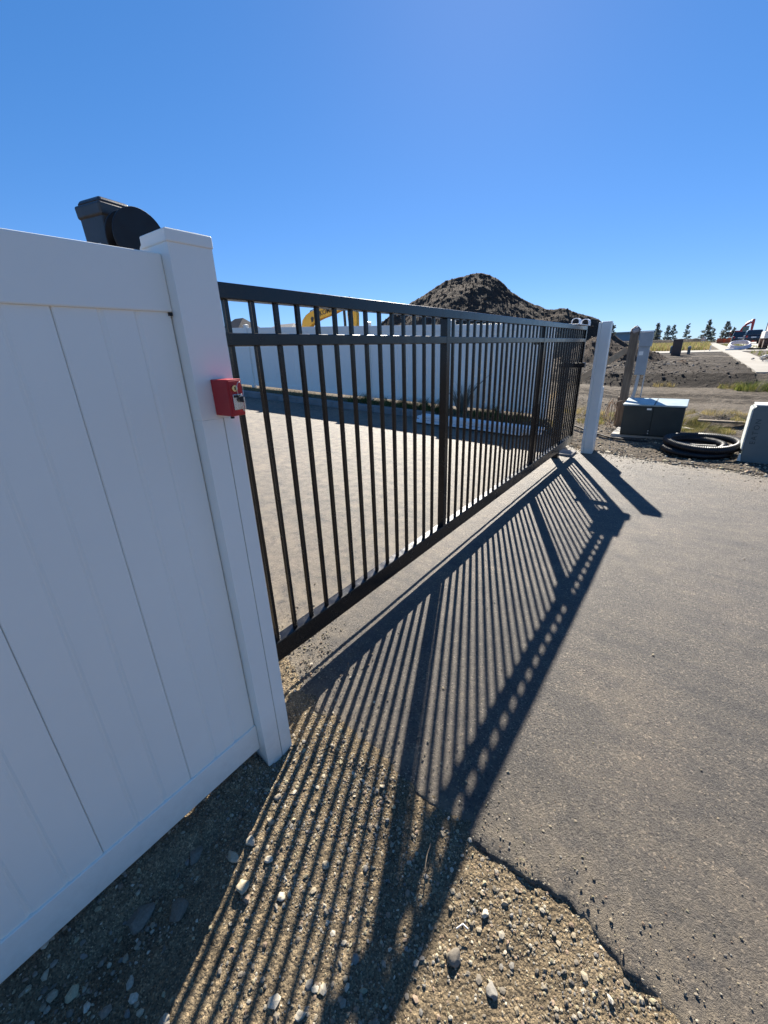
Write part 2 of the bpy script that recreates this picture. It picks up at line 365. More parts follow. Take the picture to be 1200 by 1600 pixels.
# foreground dirt in front of the drive
def fore_z(x, y):
    x = np.asarray(x, float); y = np.asarray(y, float)
    z = -.034 + .012*fbm(x, y, 2.2, 4, 21) + .006*fbm(x, y, 14, 4, 22) + .004*fbm(x, y, 60, 2, 23)
    d = near_edge(np.clip(x, -16, 6)) - y
    z = z + .016*np.exp(-(d/.10)**2)*(.4 + fbm(x, y, 5, 3, 25))
    z = z + smooth(-1.10, -1.235, x)*smooth(.72, .60, y)*(.091 + .035*fbm(x, y, 9, 3, 24))
    z = z + (.015 + .012*smooth(-.35, -.62, x))*np.exp(-(np.maximum(d, 0)/.20)**2)*(1 + .5*fbm(x, y, 11, 3, 27))   # earth banked behind the panel
    z = z + .03*np.exp(-((x+1.0)/.18)**2 - ((y-.55)/.25)**2)
    return z
xs = np.arange(-2.4, 1.6, .0105); ys = np.arange(-1.6, 1.32, .0105)
X, Y, F = grid(xs, ys); Z = fore_z(X, Y)
Z = np.where(Y > near_edge(X) + .05, np.minimum(Z, -.05), Z)
g = np_mesh('dirt_verge', np.stack([X.ravel(), Y.ravel(), Z.ravel()], 1), F, M['verge'], None, True); struct(g)

# asphalt driveway slab with a broken edge
xc = np.concatenate([np.arange(-16, -3, .15), np.arange(-3, 1.2, .008), np.arange(1.2, 6.01, .08)])
ne = near_edge(xc); fe = far_edge(xc); rows = np.concatenate([[0, .004, .012, .03], np.linspace(.06, .99, 70), [.997, 1]])
YY = ne[None,:] + (fe-ne)[None,:]*rows[:,None]; XX = np.repeat(xc[None,:], len(rows), 0)
ZZ = drive_z(XX) + .006*fbm(XX, YY, .8, 3, 41) + .0022*fbm(XX, YY, 8, 3, 42)
ZZ = ZZ - .012*np.exp(-((YY-ne[None,:])/.035))*(1 + fbm(XX, YY, 20, 2, 43))
low = (drive_z(xc) - .11)
XX = np.vstack([xc, XX, xc]); YY = np.vstack([ne - .004, YY, fe + .02]); ZZ = np.vstack([low, ZZ, low])
nr, nc = XX.shape; idx = np.arange(nr*nc).reshape(nr, nc)
F = np.stack([idx[:-1,:-1], idx[:-1,1:], idx[1:,1:], idx[1:,:-1]], -1).reshape(-1, 4)
dust_sheen = np.exp(-np.abs(YY-np.vstack([ne]*nr))/.13) * .8 + np.exp(-np.abs(np.vstack([fe]*nr)-YY)/.35)*.8*(XX > -1.9) + smooth(-1.3, -1.9, XX)*smooth(1.9, 1.1, YY)*.8
dust_sheen = np.clip(dust_sheen + .22*smooth(.1, .6, fbm(XX, YY, 1.1, 4, 50)) + .55*smooth(-1.30, -1.75, XX), 0, 1)  # last term pales the inner drive for low sun sheen; the rest is dust
dr = np_mesh('driveway', np.stack([XX.ravel(), YY.ravel(), ZZ.ravel()], 1), F, M['asphalt'], np.repeat(dust_sheen.ravel()[:,None], 3, 1), True); struct(dr)

# ------------------------------------------------------------------ stones
def ico(sub):
    import bmesh
    b = bmesh.new(); bmesh.ops.create_icosphere(b, subdivisions=sub, radius=1); V = np.array([v.co for v in b.verts]); Fc = np.array([[v.index for v in f.verts] for f in b.faces]); b.free(); return V, Fc
def rock_shape(V, seed, amp=.35, facet=0):
    r = np.random.default_rng(seed); o = V.copy()
    for i in range(9):        # chop with planes so it looks broken
        n = r.normal(size=3); n /= np.linalg.norm(n); d = r.uniform(.45, .85); s = o @ n; o = o - np.maximum(0, s-d)[:,None]*n*.9
    o = o*(1 + amp*.5*np.array([mn.noise(Vector(v)*1.5 + Vector((seed*3.1,0,0))) for v in V])[:,None])
    return o * np.array([r.uniform(.8,1.25), r.uniform(.65,1.0), r.uniform(.45,.75)])
PAL = np.array([(.30,.25,.175), (.26,.225,.175), (.37,.315,.225), (.19,.165,.13), (.45,.40,.31), (.28,.205,.145), (.215,.20,.175), (.34,.295,.19)])
def scatter(name, P, S, sub, mat, pal=PAL, seed=0, bright=1.0, smooth_=False):
    r = np.random.default_rng(seed); V0, F0 = ico(sub); shapes = [rock_shape(V0, 100+seed*20+i) for i in range(10)]
    n = len(P); Vs = np.empty((n, len(V0), 3)); C = np.empty((n, len(V0), 3))
    for i in range(n):
        a = r.uniform(0, 6.28); t = r.normal(0, .35); ca, sa, ct, st = math.cos(a), math.sin(a), math.cos(t), math.sin(t)
        Rm = np.array([[ca,-sa,0],[sa,ca,0],[0,0,1]]) @ np.array([[1,0,0],[0,ct,-st],[0,st,ct]])
        Vs[i] = shapes[r.integers(10)] @ Rm.T * S[i] + P[i]; C[i] = pal[r.integers(len(pal))]*r.uniform(.75, 1.2)*bright
    Fs = (F0[None] + (np.arange(n)*len(V0))[:,None,None]).reshape(-1, 3)
    return np_mesh(name, Vs.reshape(-1,3), Fs, mat, C.reshape(-1,3), smooth_)
# loose gravel of the foreground verge
n = 110000; px = rng.uniform(-1.75, .75, n); py = rng.uniform(-.75, 1.14, n)
den = .16 + .50*fbm(px, py, 2.6, 3, 60) + .30*fbm(px, py, 9, 2, 61) + .30*np.exp(-((px+.95)**2 + (py-.75)**2)/.12) + .22*smooth(.3, .75, py)
keep = (py < near_edge(px) + .004) & (rng.uniform(0, 1, n) < den); px, py = px[keep], py[keep]
sz = np.clip(np.exp(rng.normal(math.log(.0027), .58, len(px))), .0014, .0115)
cx = rng.normal(-.98, .14, 420); cy = rng.normal(-.17, .13, 420); cs = np.clip(np.exp(rng.normal(math.log(.0072), .5, 420)), .003, .019)
cx2 = rng.normal(-.50, .13, 160); cy2 = rng.normal(.20, .16, 160); cs2 = np.clip(np.exp(rng.normal(math.log(.0085), .4, 160)), .004, .018)
px = np.r_[px, cx, cx2]; py = np.r_[py, cy, cy2]; sz = np.r_[sz, cs, cs2]
P = np.stack([px, py, fore_z(px, py) + sz*.15], 1)
gr = scatter('gravel', P, sz, 1, M['stone'], seed=1, bright=.95); tag(gr, 'loose mixed gravel strewn over the dirt along the broken asphalt edge', 'gravel', kind='stuff')
# grit and crumbs on the drive
n = 2600; px = rng.uniform(-1.9, 1.6, n); t = rng.exponential(.16, n); py = near_edge(px) + t
k = t < 2.5; px, py, t = px[k], py[k], t[k]; sz = np.clip(np.exp(rng.normal(math.log(.0028), .5, len(px))), .0015, .010)
px2 = rng.uniform(-1.6, 2.2, 420); py2 = rng.uniform(1.0, 6.0, 420); sz2 = np.clip(np.exp(rng.normal(math.log(.0030), .5, 420)), .0015, .010)
qx = rng.normal(-1.62, .22, 1300); qy = rng.normal(1.12, .22, 1300); qs = np.clip(np.exp(rng.normal(math.log(.0042), .5, 1300)), .002, .012)
kk = qy > near_edge(qx); qx, qy, qs = qx[kk], qy[kk], qs[kk]
ex_ = rng.uniform(-1.8, 2.6, 2600); ey = far_edge(ex_) - rng.exponential(.22, 2600); es = np.clip(np.exp(rng.normal(math.log(.0052), .5, 2600)), .0025, .016)
px2, py2, sz2 = np.r_[px2, ex_], np.r_[py2, ey], np.r_[sz2, es]
px = np.r_[px, px2, qx]; py = np.r_[py, py2, qy]; sz = np.r_[sz, sz2, qs]
gr = scatter('grit', np.stack([px, py, drive_z(px)+sz*.3], 1), sz, 1, M['stone'], seed=2, bright=.8); tag(gr, 'fine grit and crumbs spilled on to the asphalt drive', 'grit', kind='stuff')
# gravel beyond the drive
n = 9000; px = rng.uniform(-3.0, 3.2, n); t = rng.uniform(0, 1, n)**1.7*5.5; py = far_edge(px) - .10 + t
sz = np.clip(np.exp(rng.normal(math.log(.011), .5, n)), .005, .05)
gr = scatter('gravel', np.stack([px, py, np.maximum(gz(px, py), np.where(t < .12, .0, -1)) + sz*.2], 1), sz, 1, M['stone'], seed=3, bright=1.05); tag(gr, 'coarse gravel spread around the utility boxes beyond the drive', 'gravel', kind='stuff')
# single stones one can pick out in the foreground
def fit(px_, py_, z0=-.02):  # unused spots are already in metres
    return px_, py_, z0
big = [(-.98,.52,.017,0),(-.985,.44,.020,4),(-1.0,.37,.022,2),(-.955,.62,.014,3),(-.89,.44,.018,4),(-.90,.34,.024,2),(-.60,.62,.012,6),(-.865,.33,.014,5),
       (-.66,.115,.020,6),(-.585,.055,.020,4),(-.835,-.10,.024,4),(-.83,.04,.013,4),(-.255,.60,.024,3),(-.135,.60,.019,6),(-.22,.74,.014,4),(-.245,.39,.019,4),(.055,.505,.022,3),(-.78,.40,.015,4),
       (-.72,.55,.016,2),(-1.03,.60,.016,1),(-.535,.26,.015,4),(-.60,-.08,.024,4),(-.43,.13,.015,2),(-.35,.24,.014,6)]
V0, F0 = ico(3); rocks = []
for i in range(6):
    V = rock_shape(V0, 500+i, .5); c = PAL[[4,0,2,6,1,5][i]]
    rocks.append((V, c))
lab = {0: 'small tan stone lying loose in the gravel near the white fence post', 4: 'pale rounded stone lying loose among the striped gate shadows'}
made = {}
for i, (x, y, s, c) in enumerate(big):
    key = (i % 6, c)
    if key not in made:
        made[key] = np_mesh('stone', rocks[i % 6][0], F0, M['stone'], np.repeat((PAL[c]*1.05)[None], len(V0), 0), True); o = made[key]
    else:
        o = made[key].copy(); COL.objects.link(o)
    o.location = (x, y, float(fore_z(x, y)) + s*.3); o.scale = (s, s, s); o.rotation_euler = (random.uniform(-.3,.3), random.uniform(-.3,.3), random.uniform(0, 6))
    if c in (2, 4): l, gg = 'pale rounded stone lying loose in the gravel by the broken asphalt edge', 'pale loose stones in the gravel'
    elif c in (3, 6, 1): l, gg = 'grey angular stone half sunk in the gravelly dirt of the foreground', 'grey loose stones in the dirt'
    else: l, gg = 'reddish tan stone lying in the gravel near the white fence post', 'reddish tan stones in the gravel'
    tag(o, l, 'stone', gg)
for i, (x, y, s, l) in enumerate([(-1.02,.185,.038,'large flat slab of stone in the shade just below the white fence post'), (-1.10,.10,.042,'long grey rock in the shade against the fence foot'), (-1.12,.30,.03,'dark lump of rock in the shade under the end of the bottom rail')]):
    o = np_mesh('rock', rocks[i][0]*np.array([1,1,.7]), F0, M['stone'], np.repeat((PAL[3]*.95)[None], len(V0), 0), False)
    o.location = (x, y, float(fore_z(x, y)) + .002); o.scale = (s, s, s); o.rotation_euler = (.1, -.15, 1.2*i); tag(o, l, 'rock')
st = MB().tube([(-.448,.80,.006),(-.44,.76,.008),(-.425,.72,.006)], .0018, 6).build('twig', M['wood']); tag(st, 'thin dry twig lying on the asphalt in the gate shadow', 'twig')
st = MB().tube([(-.275,.655,-.018),(-.262,.672,-.008),(-.245,.672,-.012)], .0022, 6).build('plastic_scrap', M['whitep']); tag(st, 'tiny curled scrap of white plastic on the sunlit dirt', 'litter')

# ------------------------------------------------------------------ near white fence
fence = thing('privacy_fence', 'near white vinyl fence panel with capped end post carrying the red box', 'fence', (-1.22, .72, 0))
XF = -1.201; ZB, ZT = .075, 1.882
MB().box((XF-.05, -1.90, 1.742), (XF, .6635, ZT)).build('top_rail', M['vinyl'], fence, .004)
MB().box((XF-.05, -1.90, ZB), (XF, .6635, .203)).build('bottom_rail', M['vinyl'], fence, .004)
m = MB(); xb = XF-.007; hard = [.6615, .384, .096, -.192, -.480, -.768, -1.056, -1.344, -1.632, -1.9]
for a, b in zip(hard[1:], hard[:-1]):
    w = (b-a); y0 = a+.0006; y1 = b-.0006; g1 = a+w*.36; g2 = a+w*.67; pts = [(y0, xb-.003), (y0+.003, xb)]
    for gq in (g1, g2): pts += [(gq-.008, xb), (gq-.002, xb-.0035), (gq+.002, xb-.0035), (gq+.008, xb)]
    pts += [(y1-.003, xb), (y1, xb-.003)]
    poly = [(x, y) for y, x in pts] + [(xb-.022, y1), (xb-.022, y0)]
    m.prism(poly, .195, 1.75, 'z')
m.box((xb-.026, -1.9, .195), (xb-.0225, .66, 1.75))
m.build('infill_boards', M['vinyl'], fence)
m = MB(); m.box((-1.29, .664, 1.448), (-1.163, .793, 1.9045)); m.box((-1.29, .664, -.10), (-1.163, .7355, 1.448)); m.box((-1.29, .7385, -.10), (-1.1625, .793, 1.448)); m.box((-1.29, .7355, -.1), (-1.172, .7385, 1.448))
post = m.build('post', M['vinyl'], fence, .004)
m = MB(); m.box((-1.2935,.6612,1.903), (-1.1600,.7960,1.934))
m.hexa([(-1.290,.665,1.9345),(-1.163,.665,1.9345),(-1.163,.792,1.9345),(-1.290,.792,1.9345),(-1.25,.705,1.944),(-1.203,.705,1.944),(-1.203,.752,1.944),(-1.25,.752,1.944)])
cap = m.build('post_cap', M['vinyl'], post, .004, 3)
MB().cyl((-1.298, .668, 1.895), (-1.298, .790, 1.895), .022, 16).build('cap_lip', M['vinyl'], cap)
MB().box((XF-.0065, .652, 1.733), (XF-.002, .6625, 1.7415)).build('notch', M['blackp'], fence)
# red key box on the post
kb = thing('key_switch_box', 'small red metal key switch box with a lock on the near fence post', 'lock box', (-1.163, .713, 1.46))
MB().box((-1.1615, .713, 1.459), (-1.080, .7615, 1.5625)).build('box_body', M['red'], kb, .003)
MB().box((-1.0805, .7165, 1.464), (-1.076, .7585, 1.5585)).build('door', M['red'], kb, .0015)
lk = MB(); lk.cyl((-1.0765, .7305, 1.5375), (-1.070, .7305, 1.5375), .0088, 20); lk.build('lock_ring', M['brass'], kb, .001)
MB().box((-1.0705, .7290, 1.533), (-1.0692, .7320, 1.542)).build('keyhole', M['blackp'], kb)
MB().box((-1.0765, .7215, 1.477), (-1.0715, .7535, 1.521)).build('lock_plate', M['chrome'], kb, .0012)
MB().box((-1.0715, .7225, 1.512), (-1.0700, .744, 1.519)).build('plate_slot', M['blackp'], kb)
MB().box((-1.120, .7335, 1.449), (-1.110, .7405, 1.459)).build('cable_gland', M['blackp'], kb)
ky = thing('key_bunch', 'bunch of steel keys on a wire ring hanging from the red box lock', 'keys', (-1.068, .745, 1.54))
MB().tube([(-1.068, .745+.010*math.cos(t), 1.532+.022*math.sin(t)) for t in np.linspace(0, 6.28, 25)], .0009, 6, False).build('ring', M['chrome'], ky)
MB().cyl((-1.066, .745, 1.506), (-1.0635, .745, 1.506), .0085, 14).build('fob', M['blackp'], ky)
m = MB(); m.box((-1.066, .744, 1.472), (-1.0645, .748, 1.500)); m.box((-1.064, .749, 1.477), (-1.0625, .753, 1.512)); m.build('key', M['chrome'], ky)

# black operator box and reel behind the fence
bx = thing('operator_box', 'black tapered plastic box with overhanging lid rising behind the near fence top', 'box', (-1.92, .86, 1.2))
ca, sa = math.cos(R(12)), math.sin(R(12))
def rot(x, y, z): return (-1.955 + x*ca - y*sa, .893 + x*sa + y*ca, z-.012)
def frus(m, a, za, b, zb): m.hexa([rot(-a,-a,za),rot(a,-a,za),rot(a,a,za),rot(-a,a,za),rot(-b,-b,zb),rot(b,-b,zb),rot(b,b,zb),rot(-b,b,zb)])
m = MB(); frus(m, .040, 1.15, .066, 2.150); m.build('body', M['boxp'], bx, .006)
m = MB(); frus(m, .071, 2.135, .074, 2.180); m.build('lid', M['boxp'], bx, .009, 4)
m = MB(); frus(m, .068, 2.1805, .056, 2.200); m.build('lid_top', M['boxp'], bx, .009, 3)
m = MB(); m.hexa([rot(-.03,-.0615,1.94),rot(.02,-.0615,1.94),rot(.02,-.058,1.94),rot(-.03,-.058,1.94),rot(-.034,-.0645,2.055),rot(.02,-.0645,2.055),rot(.02,-.060,2.055),rot(-.034,-.060,2.055)]); m.build('side_plate', M['galv'], bx, .002)
MB().box(rot(-.03,-.03,-.2), tuple(np.array(rot(-.03,-.03,-.2)) + np.array((.06,.06,1.36)))).build('pedestal', M['boxp'], bx, .004)
rl = thing('reel', 'round black disc reel behind the near fence beside the tapered box', 'reel', (-1.80, .94, 1.3))
m = MB(); ax = Vector((.97, .06, 0)).normalized(); c = Vector((-1.78, .918, 2.045))
def disc(m, cc, r, th, n=56):
    m.tube([cc - ax*th, cc - ax*th*.4, cc + ax*th*.4, cc + ax*th], [r*.985, r, r, r*.985], n)
disc(m, c, .100, .004); m.build('front_flange', M['blackp'], rl)
m = MB(); disc(m, c - ax*.055, .100, .004); m.build('rear_flange', M['blackp'], rl)
m = MB(); m.cyl(c - ax*.049, c - ax*.002, .045, 32); m.build('hub', M['rubber'], rl)
MB().box((c.x-.045, c.y+.02, -.2), (c.x-.02, c.y+.045, 2.0)).build('stand', M['blackp'], rl)

# ------------------------------------------------------------------ sliding gate
GF, GB = -1.4264, -1.4760
gate = thing('sliding_gate', 'long black steel picket sliding gate standing across the asphalt drive', 'gate', (-1.45, 3.7, .19))
Y0, Y1 = .447, 6.945
MB().box((GB, Y0, 1.818), (GF, Y1, 1.872)).build('top_rail', M['gate'], gate, .004)
MB().box((GB, Y0, 1.660), (GF, Y1, 1.706)).build('middle_rail', M['gate'], gate, .004)
MB().box((GB-.012, Y0, .190), (GF, Y1, .302)).build('bottom_rail', M['gate'], gate, .005)
pitch = 2.23/19
for j, yy in enumerate((2.70-2.23, 2.70, 4.93, 6.92)):
    m = MB(); m.box((GB-.0015, yy-.0255, .3025), (GF+.0015, yy+.0255, 1.8175)); m.build('gate_post', M['gate'], gate, .003)
pk = None
spots_ = [1.1225 + .1178*k for k in range(-5, 13)] + [2.813 + .1183*k for k in range(18)] + [5.07 + .1178*k for k in range(16)]
for yy in spots_:
    if pk is None:
        pk = MB().box((-1.4607, yy-.0095, .300), (-1.4417, yy+.0095, 1.820)).build('picket', M['gate'], gate, .0012, 1); pk0 = yy
    else:
        o = pk.copy(); COL.objects.link(o); o.parent = gate; o.location = pk.location + Vector((0, yy-pk0, 0))
MB().box((GB-.030, 4.80, 1.640), (GB-.001, 4.96, 1.70)).build('bracket', M['gate'], gate, .003)
# chain behind the bottom rail
m = MB(); yy = .60; i = 0
while yy < 6.7:
    zz = .232 - .012*math.sin((yy-.6)/6.1*math.pi); w = .0075 if i % 2 else .0045
    m.box((-1.54-w, yy-.011, zz-.0085), (-1.54+w, yy+.011, zz+.0085)); yy += .019; i += 1
ch = m.build('drive_chain', M['mach']); tag(ch, 'black roller chain strung low along the inner side of the sliding gate', 'chain')

# receiver at the far end of the gate
rc = thing('gate_receiver', 'dark steel catch post with white guide brackets at the far gate end', 'post', (-1.58, 6.75, 0))
MB().box((-1.62, 6.50, -.1), (-1.52, 6.60, 1.90)).build('catch_post', M['gate'], rc, .004)
m = MB(); m.box((-1.66, 6.30, 1.8745), (-1.40, 6.98, 1.884)); m.build('guide_plate', M['rail'], rc, .003)
for yy in (6.56, 6.93):
    m = MB()
    poly = [(-.052, 0), (-.052, .045)] + [(.052*math.cos(t), .045 + .038*math.sin(t)) for t in np.linspace(math.pi, 0, 9)] + [(.052, .045), (.052, 0), (.043, 0), (.043, .042)] + [(.043*math.cos(t), .042+.030*math.sin(t)) for t in np.linspace(0, math.pi, 9)] + [(-.043, .042), (-.043, 0)]
    xo = -1.50 if yy < 6.8 else -1.455
    n_ = len(poly); half = n_//2
    for q in range(len(poly)//2):
        a, b2 = poly[q], poly[min(q+1, half-1)] if q+1 < half else poly[q]
    outer = [(-.052, 0), (-.052, .045)] + [(.052*math.cos(t), .045+.038*math.sin(t)) for t in np.linspace(math.pi, 0, 9)][1:-1] + [(.052, .045), (.052, 0)]
    inner = [(p[0]*.82, p[1]*.88) for p in outer]
    for q in range(len(outer)-1):
        a, b2, c2, d2 = outer[q], outer[q+1], inner[q+1], inner[q]
        m.prism([(xo+a[0], 1.8845+a[1]), (xo+b2[0], 1.8845+b2[1]), (xo+c2[0], 1.8845+c2[1]), (xo+d2[0], 1.8845+d2[1])], yy-.06, yy+.06)
    hood = m.build('guide_hood', M['rail'], rc)
    MB().cyl((xo, yy-.052, 1.925), (xo, yy+.052, 1.925), .034, 18).build('guide_roller', M['rubber'], hood)
MB().box((-1.64, 6.45, 1.33), (-1.30, 6.53, 1.39)).build('catch_arm', M['gate'], rc, .003)
MB().box((-1.62, 6.72, -.05), (-1.36, 7.06, .035)).build('footing', M['kerb'], rc, .012)  # darker concrete paints the shadow on the footing into its colour

# far white post
fp = thing('gate_post', 'white vinyl post standing alone beyond the far end of the black gate', 'post', (-1.22, 7.14, 0))
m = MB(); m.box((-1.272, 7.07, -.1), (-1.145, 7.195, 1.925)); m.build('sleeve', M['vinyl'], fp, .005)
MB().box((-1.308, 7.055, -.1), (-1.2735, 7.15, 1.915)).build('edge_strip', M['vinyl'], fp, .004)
MB().box((-1.29, 7.20, -.1), (-1.165, 7.42, 1.00)).build('shadow_stub', M['vinyl'], fp, .005)  # unseen stub added behind the post to cast the extra shadow

# ------------------------------------------------------------------ far white fence with kerb
ff = thing('boundary_fence', 'long white vinyl fence behind the gate with its shaded side facing the drive', 'fence', (-8, 9.34, 0))
YF = 9.315
def ftop(x): return 1.93 + .0486*abs(x)
def fbot(x): return .10 + .0470*abs(x)
cuts = [-2.60, -3.60, -4.87, -7.36, -10.02, -12.55, -15.0, -17.5, -20.0, -22.5]
def slab(m, x0, x1, zl0, zl1, zh0, zh1, y0, y1):
    m.hexa([(x0,y0,zl0),(x1,y0,zl1),(x1,y1,zl1),(x0,y1,zl0),(x0,y0,zh0),(x1,y0,zh1),(x1,y1,zh1),(x0,y1,zh0)])
for i, x in enumerate(cuts):
    zt = ftop(x)
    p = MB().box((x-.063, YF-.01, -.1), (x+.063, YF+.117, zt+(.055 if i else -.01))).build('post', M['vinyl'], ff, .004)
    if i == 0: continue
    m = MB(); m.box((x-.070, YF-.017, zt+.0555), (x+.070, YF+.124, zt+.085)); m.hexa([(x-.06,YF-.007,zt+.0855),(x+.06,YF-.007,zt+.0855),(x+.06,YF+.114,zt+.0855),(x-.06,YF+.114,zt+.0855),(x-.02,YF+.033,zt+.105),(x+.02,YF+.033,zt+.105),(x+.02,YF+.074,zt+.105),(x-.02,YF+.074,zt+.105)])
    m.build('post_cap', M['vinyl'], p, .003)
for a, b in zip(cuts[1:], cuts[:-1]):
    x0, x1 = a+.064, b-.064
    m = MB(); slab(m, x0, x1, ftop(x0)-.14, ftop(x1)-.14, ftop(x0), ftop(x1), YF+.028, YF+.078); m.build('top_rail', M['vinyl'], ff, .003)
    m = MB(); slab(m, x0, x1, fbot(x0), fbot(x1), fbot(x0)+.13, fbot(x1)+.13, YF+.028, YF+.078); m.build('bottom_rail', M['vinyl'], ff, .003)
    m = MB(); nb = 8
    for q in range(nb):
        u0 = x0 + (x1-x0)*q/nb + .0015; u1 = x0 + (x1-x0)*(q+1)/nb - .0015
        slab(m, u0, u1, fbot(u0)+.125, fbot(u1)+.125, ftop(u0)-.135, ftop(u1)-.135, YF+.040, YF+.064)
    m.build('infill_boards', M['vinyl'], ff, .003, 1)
m = MB(); xs_ = np.arange(-16, -4.7, .28)
for a, b in zip(xs_[:-1], xs_[1:]):
    j = .012*float(fbm(a, 0, 3, 2, 70)); za, zb = drive_z(a)-.1, drive_z(b)-.1
    ta, tb = .03+.0465*abs(a)+.03, .03+.0465*abs(b)+.03
    m.hexa([(a,8.28+j,za),(b,8.28+j,zb),(b,8.52,zb),(a,8.52,za),(a,8.32+j,ta),(b,8.32+j,tb),(b,8.52,tb),(a,8.52,ta)])
kb_ = m.build('kerb', M['kerb'], None, .015); struct(kb_)
# stack of white rails lying in the shade
st = thing('rail_stack', 'bundle of white vinyl rails lying in the shade before the far fence', 'stacked rails', (-4.0, 8.0, .15))
for r_ in range(3):
    for q in range(3 - r_//2):
        y0 = 7.62 + q*.135 + (.03 if r_ % 2 else 0); z0 = .10 + r_*.055
        x0 = -4.85 + .13*((q*3+r_*5) % 4) ; x1 = -2.45 + .11*((q*5+r_*3) % 4)
        m = MB(); slab(m, x0, x1, drive_z(x0)+z0-.10+.03, drive_z(x1)+z0-.10+.03, drive_z(x0)+z0-.052+.03, drive_z(x1)+z0-.052+.03, y0, y0+.13); m.build('rail', M['rail'], st, .004)
MB().box((-4.3, 7.60, .06), (-4.22, 8.04, .128)).build('bearer', M['wood'], st, .003); MB().box((-2.9, 7.60, .0), (-2.82, 8.04, .075)).build('bearer', M['wood'], st, .003)

# ------------------------------------------------------------------ utility boxes
tr = thing('transformer_box', 'dark green metal transformer box with pale lid beyond the drive end', 'utility box', (-.53, 8.95, 0))
zt = .60
MB().box((-.985, 8.665, .055), (-.075, 9.30, .575)).build('cabinet', M['trans'], tr, .006)
for a, b in ((-.983, -.528), (-.522, -.077)):
    d = MB().box((a, 8.645, .075), (b, 8.664, .570)).build('door', M['trans'], tr, .006)
m = MB(); m.hexa([(-1.005,8.635,.576),(-.055,8.635,.576),(-.055,9.32,.576),(-1.005,9.32,.576),(-1.005,8.635,.606),(-.055,8.635,.606),(-.055,9.32,.650),(-1.005,9.32,.650)]); lid = m.build('lid', M['translid'], tr, .008)
MB().hexa([(-.535,8.632,.6075),(-.515,8.632,.6075),(-.515,9.318,.6515),(-.535,9.318,.6515),(-.535,8.632,.612),(-.515,8.632,.612),(-.515,9.318,.656),(-.535,9.318,.656)]).build('seam_strip', M['trans'], lid)
MB().box((-.625, 8.6415, .515), (-.555, 8.6445, .545)).build('data_plate', M['label'], tr)
for zz in (.11, .155): MB().cyl((-.545, 8.645, zz), (-.545, 8.633, zz), .010, 10).build('bolt', M['galv'], tr)
pd = MB().box((-1.13, 8.72, -.08), (-.30, 9.50, .050)).build('concrete_pad', M['conc'], tr, .01)
# corrugated conduit coil
def corr(path, r, seg=.011):
    P = [Vector(p) for p in path]; out = []; rr = []; i = 0; L = [0]
    for a, b in zip(P[:-1], P[1:]): L.append(L[-1] + (b-a).length)
    t = 0; tot = L[-1]
    while t < tot:
        j = max(k for k in range(len(L)-1) if L[k] <= t); f = (t-L[j])/max(1e-6, L[j+1]-L[j]); out.append(P[j].lerp(P[j+1], f)); rr.append(r*(1.0 if (i//2) % 2 else .86)); t += seg*.5; i += 1
    return out, rr
cc = thing('conduit_coil', 'coil of black corrugated pipe lying on gravel between the two utility boxes', 'pipe coil', (.20, 7.85, 0))
for q, (r0, z, dx, dy) in enumerate([(.41,.062,-.02,.0),(.45,.150,.03,.01),(.36,.075,-.05,.05)]):
    path = [(.20+dx+r0*math.cos(t), 7.86+dy+.98*r0*math.sin(t), z+(.008+.014*q)*(1+math.sin(t))+.012*math.sin(2*t+q)) for t in np.linspace(0, 6.2832, 72)]
    a, b = corr(path, .056, .013); MB().tube(a, b, 12, False).build('loop', M['pipe'], cc)
for q, (pts) in enumerate([[(.45,7.52,.055),(.25,7.40,.055),(.02,7.42,.06),(-.14,7.50,.075),(-.24,7.60,.10)], [(.40,7.62,.15),(.2,7.53,.16),(.0,7.56,.165),(-.10,7.62,.17)], [(.55,8.25,.05),(.75,8.32,.05),(.95,8.2,.05)]]):
    P = [Vector(p) for p in pts]; fine = []
    for k in range(len(P)-1):
        p0, p1, p2, p3 = P[max(k-1,0)], P[k], P[k+1], P[min(k+2,len(P)-1)]
        for t in np.linspace(0, 1, 14, endpoint=False): fine.append(.5*((2*p1) + (p2-p0)*t + (2*p0-5*p1+4*p2-p3)*t*t + (3*p1-p0-3*p2+p3)*t**3))
    fine.append(P[-1]); a, b = corr(fine, .042, .011); MB().tube(a, b, 12, True).build('pipe_end', M['pipe'], cc)
# grey-green pedestal with lettering
pe = thing('telecom_pedestal', 'grey green plastic pedestal with dark lettering and ribbed side coloured as sunlit beside the pipe coil', 'utility pedestal', (.95, 7.6, 0))
m = MB(); m.prism([(.690,-.05),(.690,.735),(.700,.760),(.725,.772),(1.24,.782),(1.27,.76),(1.275,-.05)], 7.50, 7.86); m.build('housing', M['ped'], pe, .012, 3)
m = MB()
for q in range(30): z = .18 + q*.0185; m.box((.672, 7.515, z), (.6895, 7.84, z+.0125))
m.box((.680, 7.51, .17), (.6892, 7.845, .745)); m.build('ribbed_side', M['pedribs'], pe)  # pale colour paints the sunlight on this side into the ribs
MB().box((.705, 7.505, .7735), (1.235, 7.855, .7905)).build('top_edge', M['pedribs'], pe, .006)
MB().hexa([(.66,7.47,.02),(.70,7.47,.02),(.70,7.499,.02),(.66,7.499,.02),(.668,7.48,.12),(.685,7.48,.12),(.685,7.499,.12),(.668,7.499,.12)]).build('corner_bracket', M['pedribs'], pe)
fc = bpy.data.curves.new('lettering', 'FONT'); fc.body = 'EATON'; fc.size = .085; fc.extrude = .0012; fc.space_character = 1.35
fo = bpy.data.objects.new('lettering_src', fc); COL.objects.link(fo); bpy.context.view_layer.update()
tm = bpy.data.meshes.new_from_object(fo.evaluated_get(bpy.context.evaluated_depsgraph_get())); bpy.data.objects.remove(fo)
